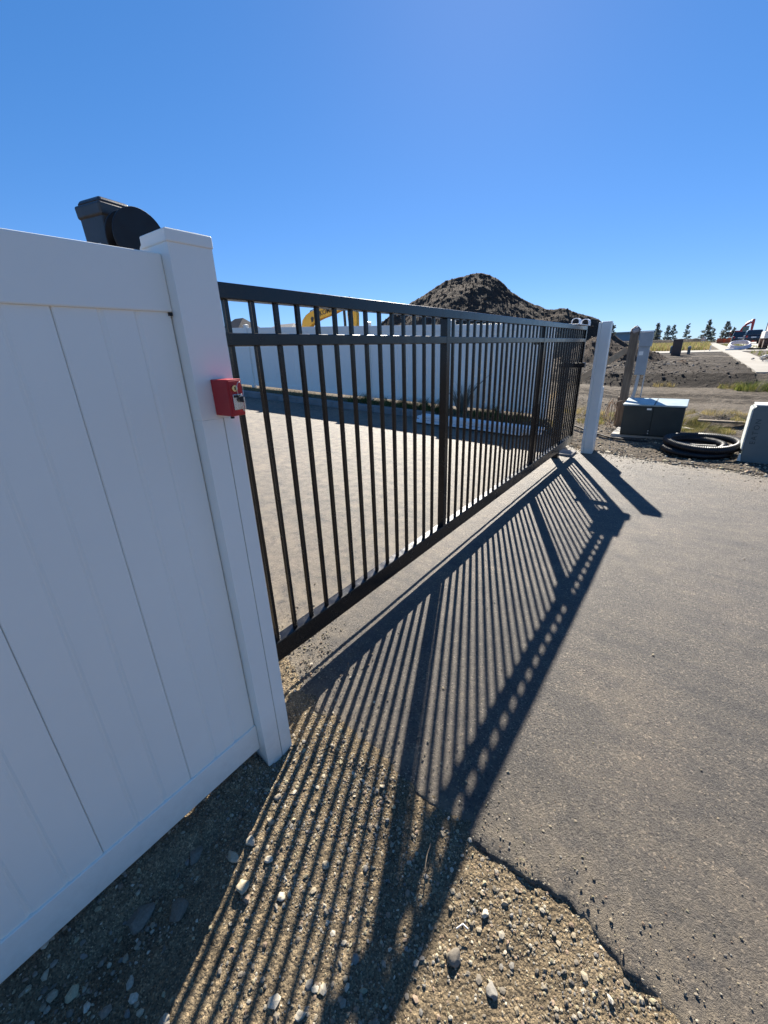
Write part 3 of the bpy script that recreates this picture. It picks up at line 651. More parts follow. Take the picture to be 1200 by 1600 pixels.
tm.transform(Matrix.Translation((.80, 7.4975, .26)) @ Matrix.Rotation(R(90), 4, 'X') @ Matrix.Rotation(R(90), 4, 'Z')); tm.transform(Matrix.Translation(-Vector(pe.location)))
tm.materials.clear(); tm.materials.append(M['pedtext']); lt = bpy.data.objects.new('lettering', tm); COL.objects.link(lt); lt.parent = pe
# wooden post with brace, meter and conduit
wp = thing('wooden_post', 'weathered square timber post with a diagonal brace behind the transformer box', 'post', (-1.15, 9.85, 0))
MB().box((-1.225, 9.78, -.2), (-1.085, 9.92, 1.82)).build('timber', M['wood'], wp, .006)
MB().box((-1.262, 9.83, -.2), (-1.2255, 9.92, .60)).build('stake', M['wood'], wp, .004)
m = MB(); d = Vector((-2.35, 9.86, .72)) - Vector((-1.18, 9.86, 1.55)); d.normalize(); nrm = Vector((-d.z, 0, d.x)); a0 = Vector((-1.226, 9.86, 1.515)); b0 = a0 + d*2.2
vs = []
for y in (9.84, 9.88):
    for s_ in (-.058, .058):
        vs.append((a0 + nrm*s_, y)); vs.append((b0 + nrm*s_, y))
def vv(i): p, y = vs[i]; return (p.x, y, p.z)
m.hexa([vv(0), vv(1), vv(5), vv(4), vv(2), vv(3), vv(7), vv(6)]); m.build('brace', M['palewood'], wp, .003)
V, Fc = ico(3); V = V*np.array([.085,.085,.075])*(1 + .35*np.array([mn.noise(Vector(v)*2.2) for v in V])[:,None])
cw = np_mesh('cloth_wrap', V + np.array([-1.155-wp.location.x, 9.85-wp.location.y, 1.845]), Fc, M['rag'], None, True); cw.parent = wp
MB().tube([(-1.23,9.775,1.78),(-1.20,9.77,1.88),(-1.13,9.77,1.93),(-1.085,9.775,1.88),(-1.08,9.78,1.76)], .007, 8).build('wire', M['mach'], wp)
mt = thing('electric_meter_panel', 'grey electrical meter panel on a conduit riser fixed to the timber post', 'meter panel', (-.95, 9.7, .6))
MB().box((-1.025, 9.60, 1.045), (-.850, 9.75, 1.55)).build('lower_cabinet', M['meter'], mt, .006)
MB().box((-1.035, 9.58, 1.551), (-.828, 9.75, 1.80)).build('upper_cabinet', M['meter'], mt, .006)
MB().box((-1.005, 9.5975, 1.40), (-.935, 9.5995, 1.47)).build('warning_label', M['label'], mt)
MB().box((-1.02, 9.57, 1.8005), (-.84, 9.75, 1.816)).build('cover_flange', M['rail'], mt, .003)
MB().tube([(-.955, 9.67, 1.045), (-.965, 9.67, .75), (-.985, 9.67, .60), (-1.0, 9.67, .30), (-1.0, 9.67, -.05)], [.030, .030, .034, .040, .045], 14).build('conduit_riser', M['galv'], mt)
MB().box((-.865, 9.70, .55), (-.845, 9.72, 1.05)).build('strut', M['galv'], mt)
# cables
cb = thing('cable_loops', 'loops of thin tan cable hanging beside the timber post foot', 'cable', (-1.3, 9.6, .3))
for q in range(5):
    rx = random.uniform(.07, .17); h_ = random.uniform(.20, .27); ox = random.uniform(-.05, .05); oz = random.uniform(-.05, .03)
    pts = [(-1.31 + ox - rx*.6*math.sin(t)*(1+.25*math.sin(2*t+q)), 9.63 - .015*q + .03*math.sin(t+q), .33 + oz + h_*math.cos(t) + .025*math.sin(3*t+q*2)) for t in np.linspace(.1, 6.1, 26)]
    MB().tube(pts, random.uniform(.005, .008), 6).build('loop', M['tan'], cb)
MB().tube([(-1.07,9.62,.56),(-1.16,9.6,.55),(-1.26,9.58,.53),(-1.31,9.58,.44),(-1.30,9.57,.2),(-1.22,9.45,.06),(-1.12,9.2,.06)], .0065, 6).build('tail', M['tan'], cb)
hs = MB(); pts = [(-1.95,9.3,.10),(-1.6,8.95,.03),(-1.35,8.72,.025),(-1.12,8.52,.02),(-.85,8.42,.02),(-.5,8.36,.02)]
hs.tube([(p[0], p[1], float(gz(p[0], p[1]))+.016) for p in pts], .015, 8); h = hs.build('ground_cable', M['rubber']); tag(h, 'black cable lying on the gravel in front of the transformer box', 'cable')
pl = MB().box((.15, 10.35, -.01), (.95, 10.47, .03)).build('plank', M['wood'], None, .004); pl.location = (0, 0, .12); pl.rotation_euler = (0, 0, 0); tag(pl, 'pale plank lying on the weedy bank behind the pipe coil', 'plank')
for (x, y, s, l) in [(-.02, 9.95, .10, 'flat pale slab stone lying in weeds behind the transformer box'), (-.05, 9.4, .06, 'pale lump of stone at the corner of the concrete pad'), (-1.45, 8.95, .055, 'pale stone lying on dirt just beyond the white gate post')]:
    o = np_mesh('rock', rocks[2][0]*np.array([1.2,1,.5]), F0, M['stone'], np.repeat((PAL[4]*1.15)[None], len(V0), 0), True); o.location = (x, y, float(gz(x, y))+s*.2); o.scale = (s,)*3; tag(o, l, 'rock')

# ------------------------------------------------------------------ grass and weeds
def blades(P, H, W, seed, cols, lean=.5):
    r = np.random.default_rng(seed); n = len(P); a = r.uniform(0, 6.283, n); b = r.uniform(0, 6.283, n); ln = r.uniform(.1, lean, n)*H
    side = np.stack([np.cos(a), np.sin(a), 0*a], 1)*W[:,None]; lv = np.stack([np.cos(b)*ln, np.sin(b)*ln, 0*b], 1); upv = np.stack([0*a, 0*a, H], 1)
    V = np.stack([P-side, P+side, P+side*.7+lv*.35+upv*.55, P-side*.7+lv*.35+upv*.55, P+lv+upv], 1)
    c = np.asarray(cols)[r.integers(len(cols), size=n)]*r.uniform(.7, 1.25, (n,1)); C = np.repeat(c[:,None], 5, 1)
    i = np.arange(n)[:,None]*5
    F3 = np.concatenate([i+np.array([[0,1,2]]), i+np.array([[0,2,3]]), i+np.array([[3,2,4]])], 0)
    return V.reshape(-1,3), F3, C.reshape(-1,3)
DRY = [(.30,.23,.09),(.36,.29,.12),(.24,.20,.07),(.40,.33,.16)]; GRN = [(.09,.12,.03),(.13,.15,.04),(.07,.10,.03),(.20,.19,.06)]; MIXC = DRY+GRN
def clump(x, y, z, rad, h, n, cols, label, seed, grp=None, name='weed_clump'):
    r = np.random.default_rng(seed); t = r.uniform(0, 6.283, n); q = np.sqrt(r.uniform(0, 1, n))*rad
    P = np.stack([q*np.cos(t), q*np.sin(t), 0*q], 1); H = r.uniform(.35, 1, n)*h*(1-.5*(q/rad)**2)
    V, F3, C = blades(P, H, np.full(n, max(.0022, h*.014)), seed, cols, .8)
    o = np_mesh(name, V, F3, M['grass'], C); o.location = (x, y, z); tag(o, label, 'weeds', grp); return o
i = 0
WL = [(-1.75,10.0,.30,.22,500,MIXC,'yellow green weed patch just behind the white gate post'), (-1.45,10.6,.35,.20,450,MIXC,'dry weeds growing left of the timber post foot'),
      (-.05,10.4,.40,.26,1100,MIXC,'dry golden weeds behind the right corner of the transformer box'), (.30,9.9,.45,.17,1300,MIXC,'low yellow green weeds directly behind the pipe coil'), (.55,10.9,.40,.16,500,DRY,'straw coloured weeds on the bank behind the pipe coil'),
      (-.15,11.3,.45,.24,700,DRY+[(.20,.20,.06)],'tall straw weeds on the bank further behind the transformer box'), (1.15,10.6,.5,.18,700,MIXC,'low mixed weeds on the bank behind the telecom pedestal'), (-1.15,11.4,.5,.22,600,MIXC,'loose yellow weeds behind the timber post'), (-2.1,10.9,.5,.25,600,DRY,'dry straw weeds beyond the far gate end'),
      (1.55,17.6,.60,.42,900,GRN+GRN+[(.30,.33,.07)],'bright green weed clump at the foot of the concrete walk'), (1.05,18.0,.5,.30,600,GRN+DRY,'dull green weed clump on the dark earth bank'), (-.95,18.2,.35,.28,300,DRY,'dry tuft at the foot of the dark earth bank')]
for (x, y, rad, h, n, cols, l) in WL: clump(x, y, float(gz(x, y))-.01, rad, h, n, cols, l, 200+i); i += 1
for k, (x, l) in enumerate([(-7.35,'low leafy weed along the far fence foot'),(-6.7,'low leafy weed along the far fence foot'),(-6.15,'low leafy weed along the far fence foot'),(-5.5,'low leafy weed along the far fence foot'),(-5.0,'low leafy weed along the far fence foot'),(-3.7,'low leafy weed along the far fence foot'),(-3.1,'low leafy weed along the far fence foot')]):
    clump(x, 8.85+.1*math.sin(k*3), float(ground_z(x, 8.9))-.02, .36, .34+.06*math.sin(k*5), 420, GRN+[(.05,.06,.025)], 'low green weed growing in the strip at the far white fence foot', 300+k, 'weeds along the far fence foot')
tw = clump(-4.35, 9.0, float(ground_z(-4.3, 9.0)), .12, 1.0, 120, [(.30,.28,.24),(.36,.33,.27),(.22,.20,.16)], 'tall dry weed plume standing against the far white fence', 350)
n = 5000; px = rng.uniform(-13, -2, n); py = rng.uniform(8.55, 9.28, n); P = np.stack([px, py, ground_z(px, py)-.01], 1)
V, F3, C = blades(P, rng.uniform(.03, .12, n), np.full(n, .003), 77, DRY, .9); o = np_mesh('dry_grass', V, F3, M['grass'], C); tag(o, 'short dry grass in the strip between kerb and far fence', 'grass', kind='stuff')
n = 16000; px = rng.uniform(-24, .3, n); py = 43 + 50*rng.uniform(0, 1, n)**1.4; k = px < np.interp(py, [43, 67, 110], [.7, .4, .2]) - .1; px, py = px[k], py[k]
P = np.stack([px, py, prof(py)-.02], 1); V, F3, C = blades(P, rng.uniform(.22, .6, len(px)), np.full(len(px), .035), 78, [(.30,.27,.10),(.36,.31,.13),(.24,.25,.08),(.33,.24,.13)], .7)
o = np_mesh('field_grass', V, F3, M['grass'], C); tag(o, 'dry yellow green meadow grass beyond the dark earth lot', 'grass', kind='stuff')
n = 3500; px = rng.uniform(1.6, 9, n); py = rng.uniform(24, 75, n); lo = np.interp(py, [19.1,24.6,34.3,67,110], [2.75,2.4,2.0,1.6,1.4]); k = (px > lo) & (px < lo+1.9) & ~((py > 34.5) & (py < 44)); px, py = px[k], py[k]
P = np.stack([px, py, prof(py)-.02], 1); V, F3, C = blades(P, rng.uniform(.08, .22, len(px)), np.full(len(px), .03), 79, [(.20,.22,.08),(.27,.25,.12),(.16,.18,.06)], .7)
o = np_mesh('verge_grass', V, F3, M['grass'], C); tag(o, 'thin green grass on the strip right of the concrete walk', 'grass', kind='stuff')

# ------------------------------------------------------------------ concrete walk, dark lot
def strip(name, L, Rr, dz, mat, thick=.08):
    m = MB(); ys_ = np.concatenate([np.arange(L[0][1], 40, .6), np.arange(40, L[-1][1]+.1, 3)])
    lx = np.interp(ys_, [p[1] for p in L], [p[0] for p in L]); rx = np.interp(ys_, [p[1] for p in Rr], [p[0] for p in Rr])
    for i in range(len(ys_)-1):
        a, b = ys_[i], ys_[i+1]; za, zb = float(prof(a))+dz, float(prof(b))+dz
        m.hexa([(lx[i],a,za-thick-.2),(rx[i],a,za-thick-.2),(rx[i+1],b,zb-thick-.2),(lx[i+1],b,zb-thick-.2),(lx[i],a,za),(rx[i],a,za),(rx[i+1],b,zb),(lx[i+1],b,zb)])
    return struct(m.build(name, mat))
strip('footpath', [(1.55,19.3),(.97,35.2),(.56,67),(.3,110)], [(2.75,19.3),(2.3,24.6),(1.90,34.3),(1.5,67),(1.3,110)], .05, M['walk'])
m = MB()
for a, b in zip(np.arange(-30, 12, 1.5), np.arange(-28.5, 13.5, 1.5)):
    m.hexa([(a,36.6,.5),(b-.01,36.6,.5),(b-.01,41.5,.55),(a,41.5,.55),(a,36.6,.905),(b-.01,36.6,.905),(b-.01,41.5,.94),(a,41.5,.94)])
struct(m.build('crossing_path', M['walk']))
m = MB()
for a, b in zip(np.arange(46, 118, 4.), np.arange(50, 122, 4.)):
    m.hexa([(3.2,a,.6),(14,a,.6),(14,b,.6),(3.2,b,.6),(3.2,a,float(prof(a))+.012),(14,a,float(prof(a))+.012),(14,b,float(prof(b))+.012),(3.2,b,float(prof(b))+.012)])
struct(m.build('street', M['conc']))
xs_ = np.concatenate([np.arange(-14, -4, .2), np.arange(-4, 1.75, .045)]); ys_ = np.concatenate([np.arange(17.6, 24, .045), np.arange(24, 37, .15)])
X, Y, F = grid(xs_, ys_); Z = gz(X, Y) + .012
edge = np.interp(Y, [17, 19.3, 35.2, 40], [1.65, 1.56, .98, .95]); Z = np.where(X > edge, Z - .5, Z); Z = Z - .3*smooth(18.1, 17.7, Y + .25*fbm(X, Y, 1.2, 3, 90)) - .3*smooth(36.2, 36.9, Y)
o = np_mesh('dark_earth_lot', np.stack([X.ravel(), Y.ravel(), Z.ravel()], 1), F, M['lot'], None, True); struct(o)

# ------------------------------------------------------------------ earth mound
az = np.array([-.38006, .92496]); uu = np.array([az[1], -az[0]]); D0 = 36.0
pu = [-16,-13,-10.3,-8.53,-6.64,-5.61,-4.11,-3.62,-2.65,-1.47,-.52,.45,1.2,2.65,4.06,4.95,5.41,6.8,7.48,8.23,8.72,9.45,10.71,12.55,14]
pz = [-.5,.3,2.9,4.15,5.15,5.68,6.57,6.79,6.92,7.07,6.88,6.26,5.57,4.76,4.2,4.29,4.09,3.55,3.3,2.62,2.21,1.7,1.0,.75,.3]
U, Vv, F = grid(np.arange(-17, 15.01, .11), np.arange(-16, 13.01, .11))
ridge = np.interp(U, pu, pz); ridge = ridge + 0*U
H = ridge - np.abs(Vv - 1.2*fbm(U, Vv, .13, 3, 95))*.66
H = np.where(np.abs(Vv) < 1.5, ridge - .22*Vv**2*.66 - .0, H + .0) if False else H
# lower spill heaps towards the camera on the right
for (u0, v0, hh, s) in [(7.5,-9.5,1.35,.55),(9.8,-12.5,.95,.5),(6.0,-8.0,1.9,.6),(11.0,-14.2,.75,.45)]:
    H = np.maximum(H, hh + .35 - np.sqrt((U-u0)**2 + (Vv-v0)**2 + .1)*s)
amp = smooth(.0, 1.0, H)
gully = fbm(U*2.2, Vv*.5, .55, 4, 97, .6)
H = H + amp*(.07*gully + .09*fbm(U, Vv, .9, 5, 96, .6) + .06*fbm(U, Vv, 3.3, 3, 98))
PX = az[0]*(D0+Vv) + uu[0]*U; PY = az[1]*(D0+Vv) + uu[1]*U
gzv = ground_z(PX, PY); Hz = np.where(H > gzv - .3, H, gzv - .3)
Hz = np.where(PY < 10.2, gzv - .4, Hz); Hz = np.where(PX > -.7 + .5*fbm(PX, PY, .7, 3, 99), gzv - .6, Hz)
mo = np_mesh('dirt_mound', np.stack([PX.ravel(), PY.ravel(), Hz.ravel()], 1), F, M['mound'], None, True); struct(mo)
# clods and rocks over the mound and its toe
n = 11000; ii = rng.integers(0, PX.size, n*3); hz = Hz.ravel()[ii]; ok = hz > gzv.ravel()[ii] + .02; ii = ii[ok][:n]
sz = np.clip(np.exp(rng.normal(math.log(.030), .6, len(ii))), .012, .20)
DP = np.array([(.078,.057,.043),(.095,.07,.054),(.12,.092,.071),(.07,.052,.04),(.17,.137,.108)])
cl = scatter('clods', np.stack([PX.ravel()[ii], PY.ravel()[ii], Hz.ravel()[ii]+sz*.15], 1), sz, 1, M['rubble'], DP, 5, 1.0); tag(cl, 'earth clods and rocks covering the great dirt mound', 'clods', kind='stuff')
n = 2600; px = rng.uniform(-6.5, 1.2, n); py = rng.uniform(18.0, 26, n); sz = np.clip(np.exp(rng.normal(math.log(.028), .5, n)), .012, .11)
w = np.exp(-((px+2.6)/2.0)**2); k = rng.uniform(0, 1, n) < .12 + w; px, py, sz = px[k], py[k], sz[k]
cl = scatter('rubble', np.stack([px, py, gz(px, py)+.012+sz*.2], 1), sz, 1, M['rubble'], np.array([(.09,.073,.06),(.14,.115,.092),(.07,.058,.047),(.24,.21,.175)]), 6, 1.0); tag(cl, 'broken rubble and clods strewn over the dark earth bank', 'rubble', kind='stuff')

# ------------------------------------------------------------------ yellow excavator behind the far fence
ex = thing('yellow_excavator', 'yellow excavator with lettered boom reaching over the far white fence', 'excavator', (-16.4, 15, .7))
boom = [(-15.80,2.0),(-15.72,2.75),(-15.60,3.15),(-15.33,3.36),(-15.05,3.47),(-14.51,3.57),(-13.51,3.70),(-12.70,3.79),(-12.50,3.72),(-12.52,3.60),(-12.80,3.50),(-13.68,3.27),(-14.35,3.15),(-14.75,3.05),(-15.08,2.90),(-15.24,2.70),(-15.34,2.0)]
bo = MB().prism(boom, 14.86, 15.14).build('boom', M['yellow'], ex, .02)
fc = bpy.data.curves.new('boom_lettering', 'FONT'); fc.body = 'KOMATSU'; fc.size = .29; fc.extrude = .004; fc.space_character = 1.05; fc.offset = .006
fo = bpy.data.objects.new('src', fc); COL.objects.link(fo); bpy.context.view_layer.update()
tm = bpy.data.meshes.new_from_object(fo.evaluated_get(bpy.context.evaluated_depsgraph_get())); bpy.data.objects.remove(fo)
tm.transform(Matrix.Translation((-14.42, 14.853, 3.25)) @ Matrix.Rotation(R(-9.5), 4, 'Y') @ Matrix.Rotation(R(90), 4, 'X')); tm.transform(Matrix.Translation(-Vector(ex.location)))
tm.materials.clear(); tm.materials.append(M['mach']); lt = bpy.data.objects.new('boom_lettering', tm); COL.objects.link(lt); lt.parent = bo; lt.location = (0, 0, 0)
m = MB(); m.prism([(-14.98,3.02),(-14.86,3.06),(-14.82,3.22),(-14.93,3.27),(-15.02,3.2)], 14.85, 14.858); m.build('emblem', M['mach'], bo)
MB().prism([(-12.78,3.80),(-12.48,3.77),(-12.30,3.2),(-12.42,1.2),(-12.62,1.2),(-12.82,3.2)], 14.90, 15.10).build('stick', M['yellow'], ex, .02)
MB().tube([(-13.9,15,3.70),(-12.70,15,3.85)], .045, 10).build('stick_ram', M['mach'], ex)
MB().tube([(-12.95,14.86,3.45),(-12.90,14.86,1.6)], .06, 10).build('bucket_ram', M['mach'], ex)
MB().prism([(-12.6,1.25),(-12.2,1.2),(-12.0,.8),(-12.5,.55),(-12.95,.7)], 14.65, 15.35).build('bucket', M['mach'], ex, .02)
MB().tube([(-15.75,15.0,2.6),(-15.1,14.97,3.52),(-14.3,14.97,3.66)], .022, 8).build('hose', M['mach'], ex)
MB().box((-17.9, 14.2, 1.25), (-15.7, 15.9, 2.05)).build('body', M['yellow'], ex, .05)
MB().box((-16.9, 14.15, 1.3), (-15.95, 14.8, 2.55)).build('cab', M['mach'], ex, .05)
for y0 in (14.05, 15.55):
    m = MB(); m.prism([(-17.9,.62),(-17.75,.45),(-15.5,.45),(-15.3,.62),(-15.3,.95),(-15.5,1.12),(-17.75,1.12),(-17.9,.95)], y0, y0+.45); m.build('track', M['mach'], ex, .03)

# ------------------------------------------------------------------ houses far behind
def house(x0, x1, y0, y1, zb, ze, zr, roofm, label, hip=.35):
    h = thing('house', label, 'house', ((x0+x1)/2, (y0+y1)/2, zb))
    w = MB().box((x0+.4, y0+.4, zb-1), (x1-.4, y1-.4, ze)).build('walls', M['stucco'], h)
    m = MB(); dx = (x1-x0)*hip; ym = (y0+y1)/2
    m.add([(x0,y0,ze),(x1,y0,ze),(x1,y1,ze),(x0,y1,ze),(x0+dx,ym,zr),(x1-dx,ym,zr)], [(0,1,5,4),(1,2,5),(2,3,4,5),(3,0,4),(0,3,2,1)]); m.build('roof', roofm, h)
    for k in range(3):
        xx = x0 + (x1-x0)*(.22+.25*k); MB().box((xx, y0+.36, ze-1.9), (xx+1.1, y0+.405, ze-.6)).build('window', M['glass'], h)
house(-60.5, -55.5, 40, 44.5, .6, 5.55, 7.15, M['roofd'], 'dark two storey house with a hip roof left behind the far fence', .3)
house(-54.0, -47.6, 43, 47, .6, 5.15, 6.0, M['roofg'], 'lower house with a pale grey roof right of the dark house', .22)
bb = thing('long_shed', 'long pale blue green shed on the horizon behind the timber post', 'shed', (-14.5, 112, 1.1))
MB().box((-21.5, 110, .5), (-8.4, 114, 3.72)).build('walls', M['pale'], bb)
MB().prism([(-21.8,3.72),(-8.1,3.72),(-8.3,3.98),(-21.6,3.98)], 109.6, 114.4).build('roof', M['translid'], bb)
for x in (-15.4, -14.2): MB().box((x, 109.93, 2.2), (x+.9, 109.995, 3.3)).build('window', M['pale'], bb)

# ------------------------------------------------------------------ street things far right
bxx = thing('brown_utility_box', 'tall brown metal utility box standing on the edge of the dark earth lot', 'utility box', (-1.35, 31.5, .85))
m = MB(); m.box((-1.60, 31.2, .75), (-1.13, 31.6, 1.72)); m.build('cabinet', M['brown'], bxx, .015); MB().box((-1.63, 31.17, 1.7215), (-1.10, 31.63, 1.76)).build('cap', M['brown'], bxx, .01); MB().box((-1.56, 31.18, .92), (-1.17, 31.199, 1.66)).build('door', M['brown'], bxx, .006)
def bollard(x, y, z, h, w, l):
    b = thing('utility_pedestal', l, 'utility pedestal', (x, y, z), 'small green pedestals beside the brown box'); MB().box((x-w/2, y-w/2, z-.1), (x+w/2, y+w/2, z+h*.8)).build('shaft', M['ped'], b, .02)
    m = MB(); m.hexa([(x-w*.6,y-w*.6,z+h*.8),(x+w*.6,y-w*.6,z+h*.8),(x+w*.6,y+w*.6,z+h*.8),(x-w*.6,y+w*.6,z+h*.8),(x-w*.4,y-w*.4,z+h),(x+w*.4,y-w*.4,z+h),(x+w*.4,y+w*.4,z+h),(x-w*.4,y+w*.4,z+h)]); m.build('cap', M['meter'], b, .02)
bollard(-1.83, 35.9, .86, .50, .20, 'small green pedestal just left of the brown utility box'); bollard(-.78, 32.6, .84, .50, .16, 'small green pedestal just right of the brown utility box')
sk = MB().box((.25, 39.0, .85), (.31, 39.06, 1.28)).build('marker_stake', M['whitep'], None, .004); tag(sk, 'white marker stake at the left edge of the concrete walk', 'stake')
ba = thing('barricade', 'pinkish white plastic barricade where the walk meets the far berm', 'barricade', (-.45, 75, 1.05))
for q, zz in enumerate((1.25, 1.55, 1.85)): MB().box((-.68+.06*q, 74.96, zz), (-.20-.03*q, 75.02, zz+.2)).build('board', M['pink'], ba, .01)
for xx in (-.66, -.24): MB().box((xx, 74.9, 1.0), (xx+.05, 75.1, 2.15)).build('leg', M['pink'], ba, .006)
# lilac pipe coil
pc = thing('pale_pipe_coil', 'coil of pale lilac pipe lying on the crossing beside the walk', 'pipe coil', (1.9, 40, .93))
for q in range(3):
    rr = .60 - .03*q; z = .99 + .075*q
    MB().tube([(1.90+rr*math.cos(t), 39.6+rr*math.sin(t), z+.19*(1+math.sin(t))) for t in np.linspace(0, 6.283, 40)], .055, 8, False).build('loop', M['lilac'], pc)
MB().tube([(1.9,39.02,.98),(1.5,38.9,.975),(1.15,38.95,.97)], .055, 8).build('pipe_end', M['whitep'], pc); MB().tube([(2.3,39.2,1.0),(2.9,39.0,.98),(3.3,39.3,.97)], .05, 8).build('pipe_end', M['rubber'], pc)
# SUV and pickup
def wheel(m, x, y, z, r, w): m.tube([(x-w/2, y, z), (x+w/2, y, z)], r, 18)
def car(name, label, x, y, z, wd, ln, ht, mat, pickup=False):
    c = thing(name, label, 'car', (x, y, z)); hw = wd/2
    lo = [(-ln/2,.35),(-ln/2+.05,.85),(-ln/2+.15,1.0),(ln/2-.25,.98),(ln/2-.02,.80),(ln/2,.35)]
    MB().prism([(y+a, z+b) for a, b in lo], x-hw, x+hw, 'x').build('body', mat, c, .05, 3)
    if pickup: cab = [(-.55,1.0),(-.45,1.0),(.95,1.0),(.55,1.55),(-.35,1.58)]
    else: cab = [(-ln/2+.1,1.0),(-ln/2+.22,ht-.12),(-ln/2+.4,ht),(.45,ht-.03),(1.15,1.0)]
    m = MB(); n = len(cab); vs = [(x-hw*.96, y+a, z+b) if b < 1.05 else (x-hw*.82, y+a, z+b) for a, b in cab] + [(x+hw*.96, y+a, z+b) if b < 1.05 else (x+hw*.82, y+a, z+b) for a, b in cab]
    m.add(vs, [tuple(range(n)), tuple(range(2*n-1, n-1, -1))] + [(i, i+n, (i+1) % n+n, (i+1) % n) for i in range(n)]); m.build('cabin', mat, c, .05, 3)
    yb = y + (-ln/2+.15 if not pickup else -.56); MB().hexa([(x-hw*.74,yb-.03,z+1.08),(x+hw*.74,yb-.03,z+1.08),(x+hw*.74,yb+.0,z+1.08),(x-hw*.74,yb,z+1.08),(x-hw*.66,yb+.03,z+ht-.28 if not pickup else z+1.45),(x+hw*.66,yb+.03,z+ht-.28 if not pickup else z+1.45),(x+hw*.66,yb+.06,z+ht-.28 if not pickup else z+1.45),(x-hw*.66,yb+.06,z+ht-.28 if not pickup else z+1.45)]).build('rear_window', M['glass'], c)
    for sx in (-1, 1):
        MB().hexa([(x+sx*hw*.97,y-ln*.36,z+1.05),(x+sx*hw*.98,y-ln*.36,z+1.05),(x+sx*hw*.98,y+.75,z+1.05),(x+sx*hw*.97,y+.75,z+1.05),(x+sx*hw*.845,y-ln*.34,z+ht-.2),(x+sx*hw*.86,y-ln*.34,z+ht-.2),(x+sx*hw*.86,y+.35,z+ht-.2),(x+sx*hw*.845,y+.35,z+ht-.2)]).build('side_window', M['glass'], c) if not pickup else None
        MB().box((x+sx*hw*.78-.1, y-ln/2-.01, z+.72), (x+sx*hw*.78+.1, y-ln/2+.05, z+.95)).build('tail_light', M['lens'], c)
        for wy in (-ln*.31, ln*.33):
            m = MB(); wheel(m, x+sx*(hw-.1), y+wy, z+.36, .36, .24); w = m.build('wheel', M['tyre'], c)
            MB().cyl((x+sx*(hw-.1)+sx*.121, y+wy, z+.36), (x+sx*(hw-.1)+sx*.128, y+wy, z+.36), .2, 14).build('rim', M['galv'], w)
    MB().box((x-hw*.9, y-ln/2-.08, z+.42), (x+hw*.9, y-ln/2-.001, z+.62)).build('bumper', M['mach'], c, .02)
    MB().box((x-.25, y-ln/2-.012, z+.70), (x+.25, y-ln/2+.02, z+.82)).build('number_plate', M['label'], c)
    return c
suv = car('parked_suv', 'dark blue suv parked on the street in front of the red excavator', 4.62, 74.3, 1.05, 1.75, 4.4, 1.62, M['suv'])
car('parked_pickup', 'black pickup parked just left of the dark blue suv', 3.7, 83.0, 1.06, 1.7, 4.6, 1.5, M['carblk'], True)
# red excavator
rx = thing('red_excavator', 'red excavator with raised arched boom behind the parked cars', 'excavator', (4.6, 110, 1.1))
MB().prism([(3.20,2.55),(3.20,3.05),(3.5,3.25),(5.1,3.15),(5.3,2.4),(4.9,2.1),(3.5,2.1)], 109.2, 111.4).build('body', M['redm'], rx, .05)
cabm = MB().box((5.05, 109.2, 2.2), (5.95, 110.2, 3.85)).build('cab', M['green_glass'], rx, .04); MB().box((5.0, 109.15, 3.851), (6.0, 110.25, 3.93)).build('cab_roof', M['redm'], cabm, .02)
MB().prism([(4.55,2.6),(4.75,3.3),(5.05,3.95),(5.5,4.45),(6.1,4.72),(6.50,4.80),(6.52,4.50),(6.1,4.38),(5.65,4.12),(5.25,3.65),(5.0,3.0),(4.95,2.6)], 110.4, 110.9).build('boom', M['redm'], rx, .03)
MB().prism([(6.26,5.15),(6.62,5.15),(6.66,4.6),(6.62,2.3),(6.36,2.3),(6.22,4.4)], 110.45, 110.85).build('stick', M['redm'], rx, .03)
MB().tube([(5.3,110.6,4.35),(6.35,110.6,5.1)], .06, 8).build('ram', M['galv'], rx)
MB().prism([(6.3,2.35),(6.75,2.3),(6.9,1.8),(6.4,1.5),(6.1,1.8)], 110.1, 111.1).build('bucket', M['mach'], rx, .03)
for y0 in (109.0, 111.1):
    m = MB(); m.prism([(3.3,1.45),(3.5,1.15),(5.9,1.15),(6.1,1.45),(6.0,1.85),(3.4,1.85)], y0, y0+.5); m.build('track', M['mach'], rx, .05)
# truck at right edge
tk = thing('work_truck', 'white truck with brown wheels at the far right edge of the street', 'truck', (4.2, 43, .95))
MB().box((3.30, 42.4, 1.62), (5.5, 45.2, 2.1)).build('bed', M['whitep'], tk, .03)
MB().box((3.66, 45.3, 1.3), (5.5, 47.0, 3.0)).build('cab', M['pink'], tk, .08)
MB().box((3.62, 46.9, 2.1), (5.3, 47.04, 2.8)).build('windscreen', M['glass'], tk)
for wy in (43.0, 46.2):
    for wx in (3.52, 5.35):
        m = MB(); wheel(m, wx, wy, 1.32, .40, .3); m.build('wheel', M['rust'], tk)
# branches / rubble of pale rock by the walk
tag(scatter('rock_pile', np.stack([rng.normal(2.42,.20,40), rng.normal(24.8,.35,40), prof(24.8)+np.abs(rng.normal(.08,.10,40))], 1), rng.uniform(.06,.16,40), 2, M['rubble'], np.array([(.55,.52,.46),(.45,.42,.37),(.62,.60,.55)]), 9), 'pile of pale broken rock on the verge right of the walk', 'rock pile')
st = MB().tube([(1.98,23.5,.80),(2.2,23.9,.98),(2.55,24.5,1.3)], [.028,.022,.012], 7).build('pole', M['wood']); tag(st, 'thin pole leaning on the pale rock pile', 'pole')
st = MB().tube([(1.80,18.6,.35),(1.72,18.6,.62),(1.62,18.7,.72),(1.55,18.7,.68)], [.02,.022,.02,.016], 8).build('pipe_stub', M['rubber']); st.location = (.28, 0, .1); tag(st, 'bent black pipe stub rising from the green weeds by the walk', 'pipe')
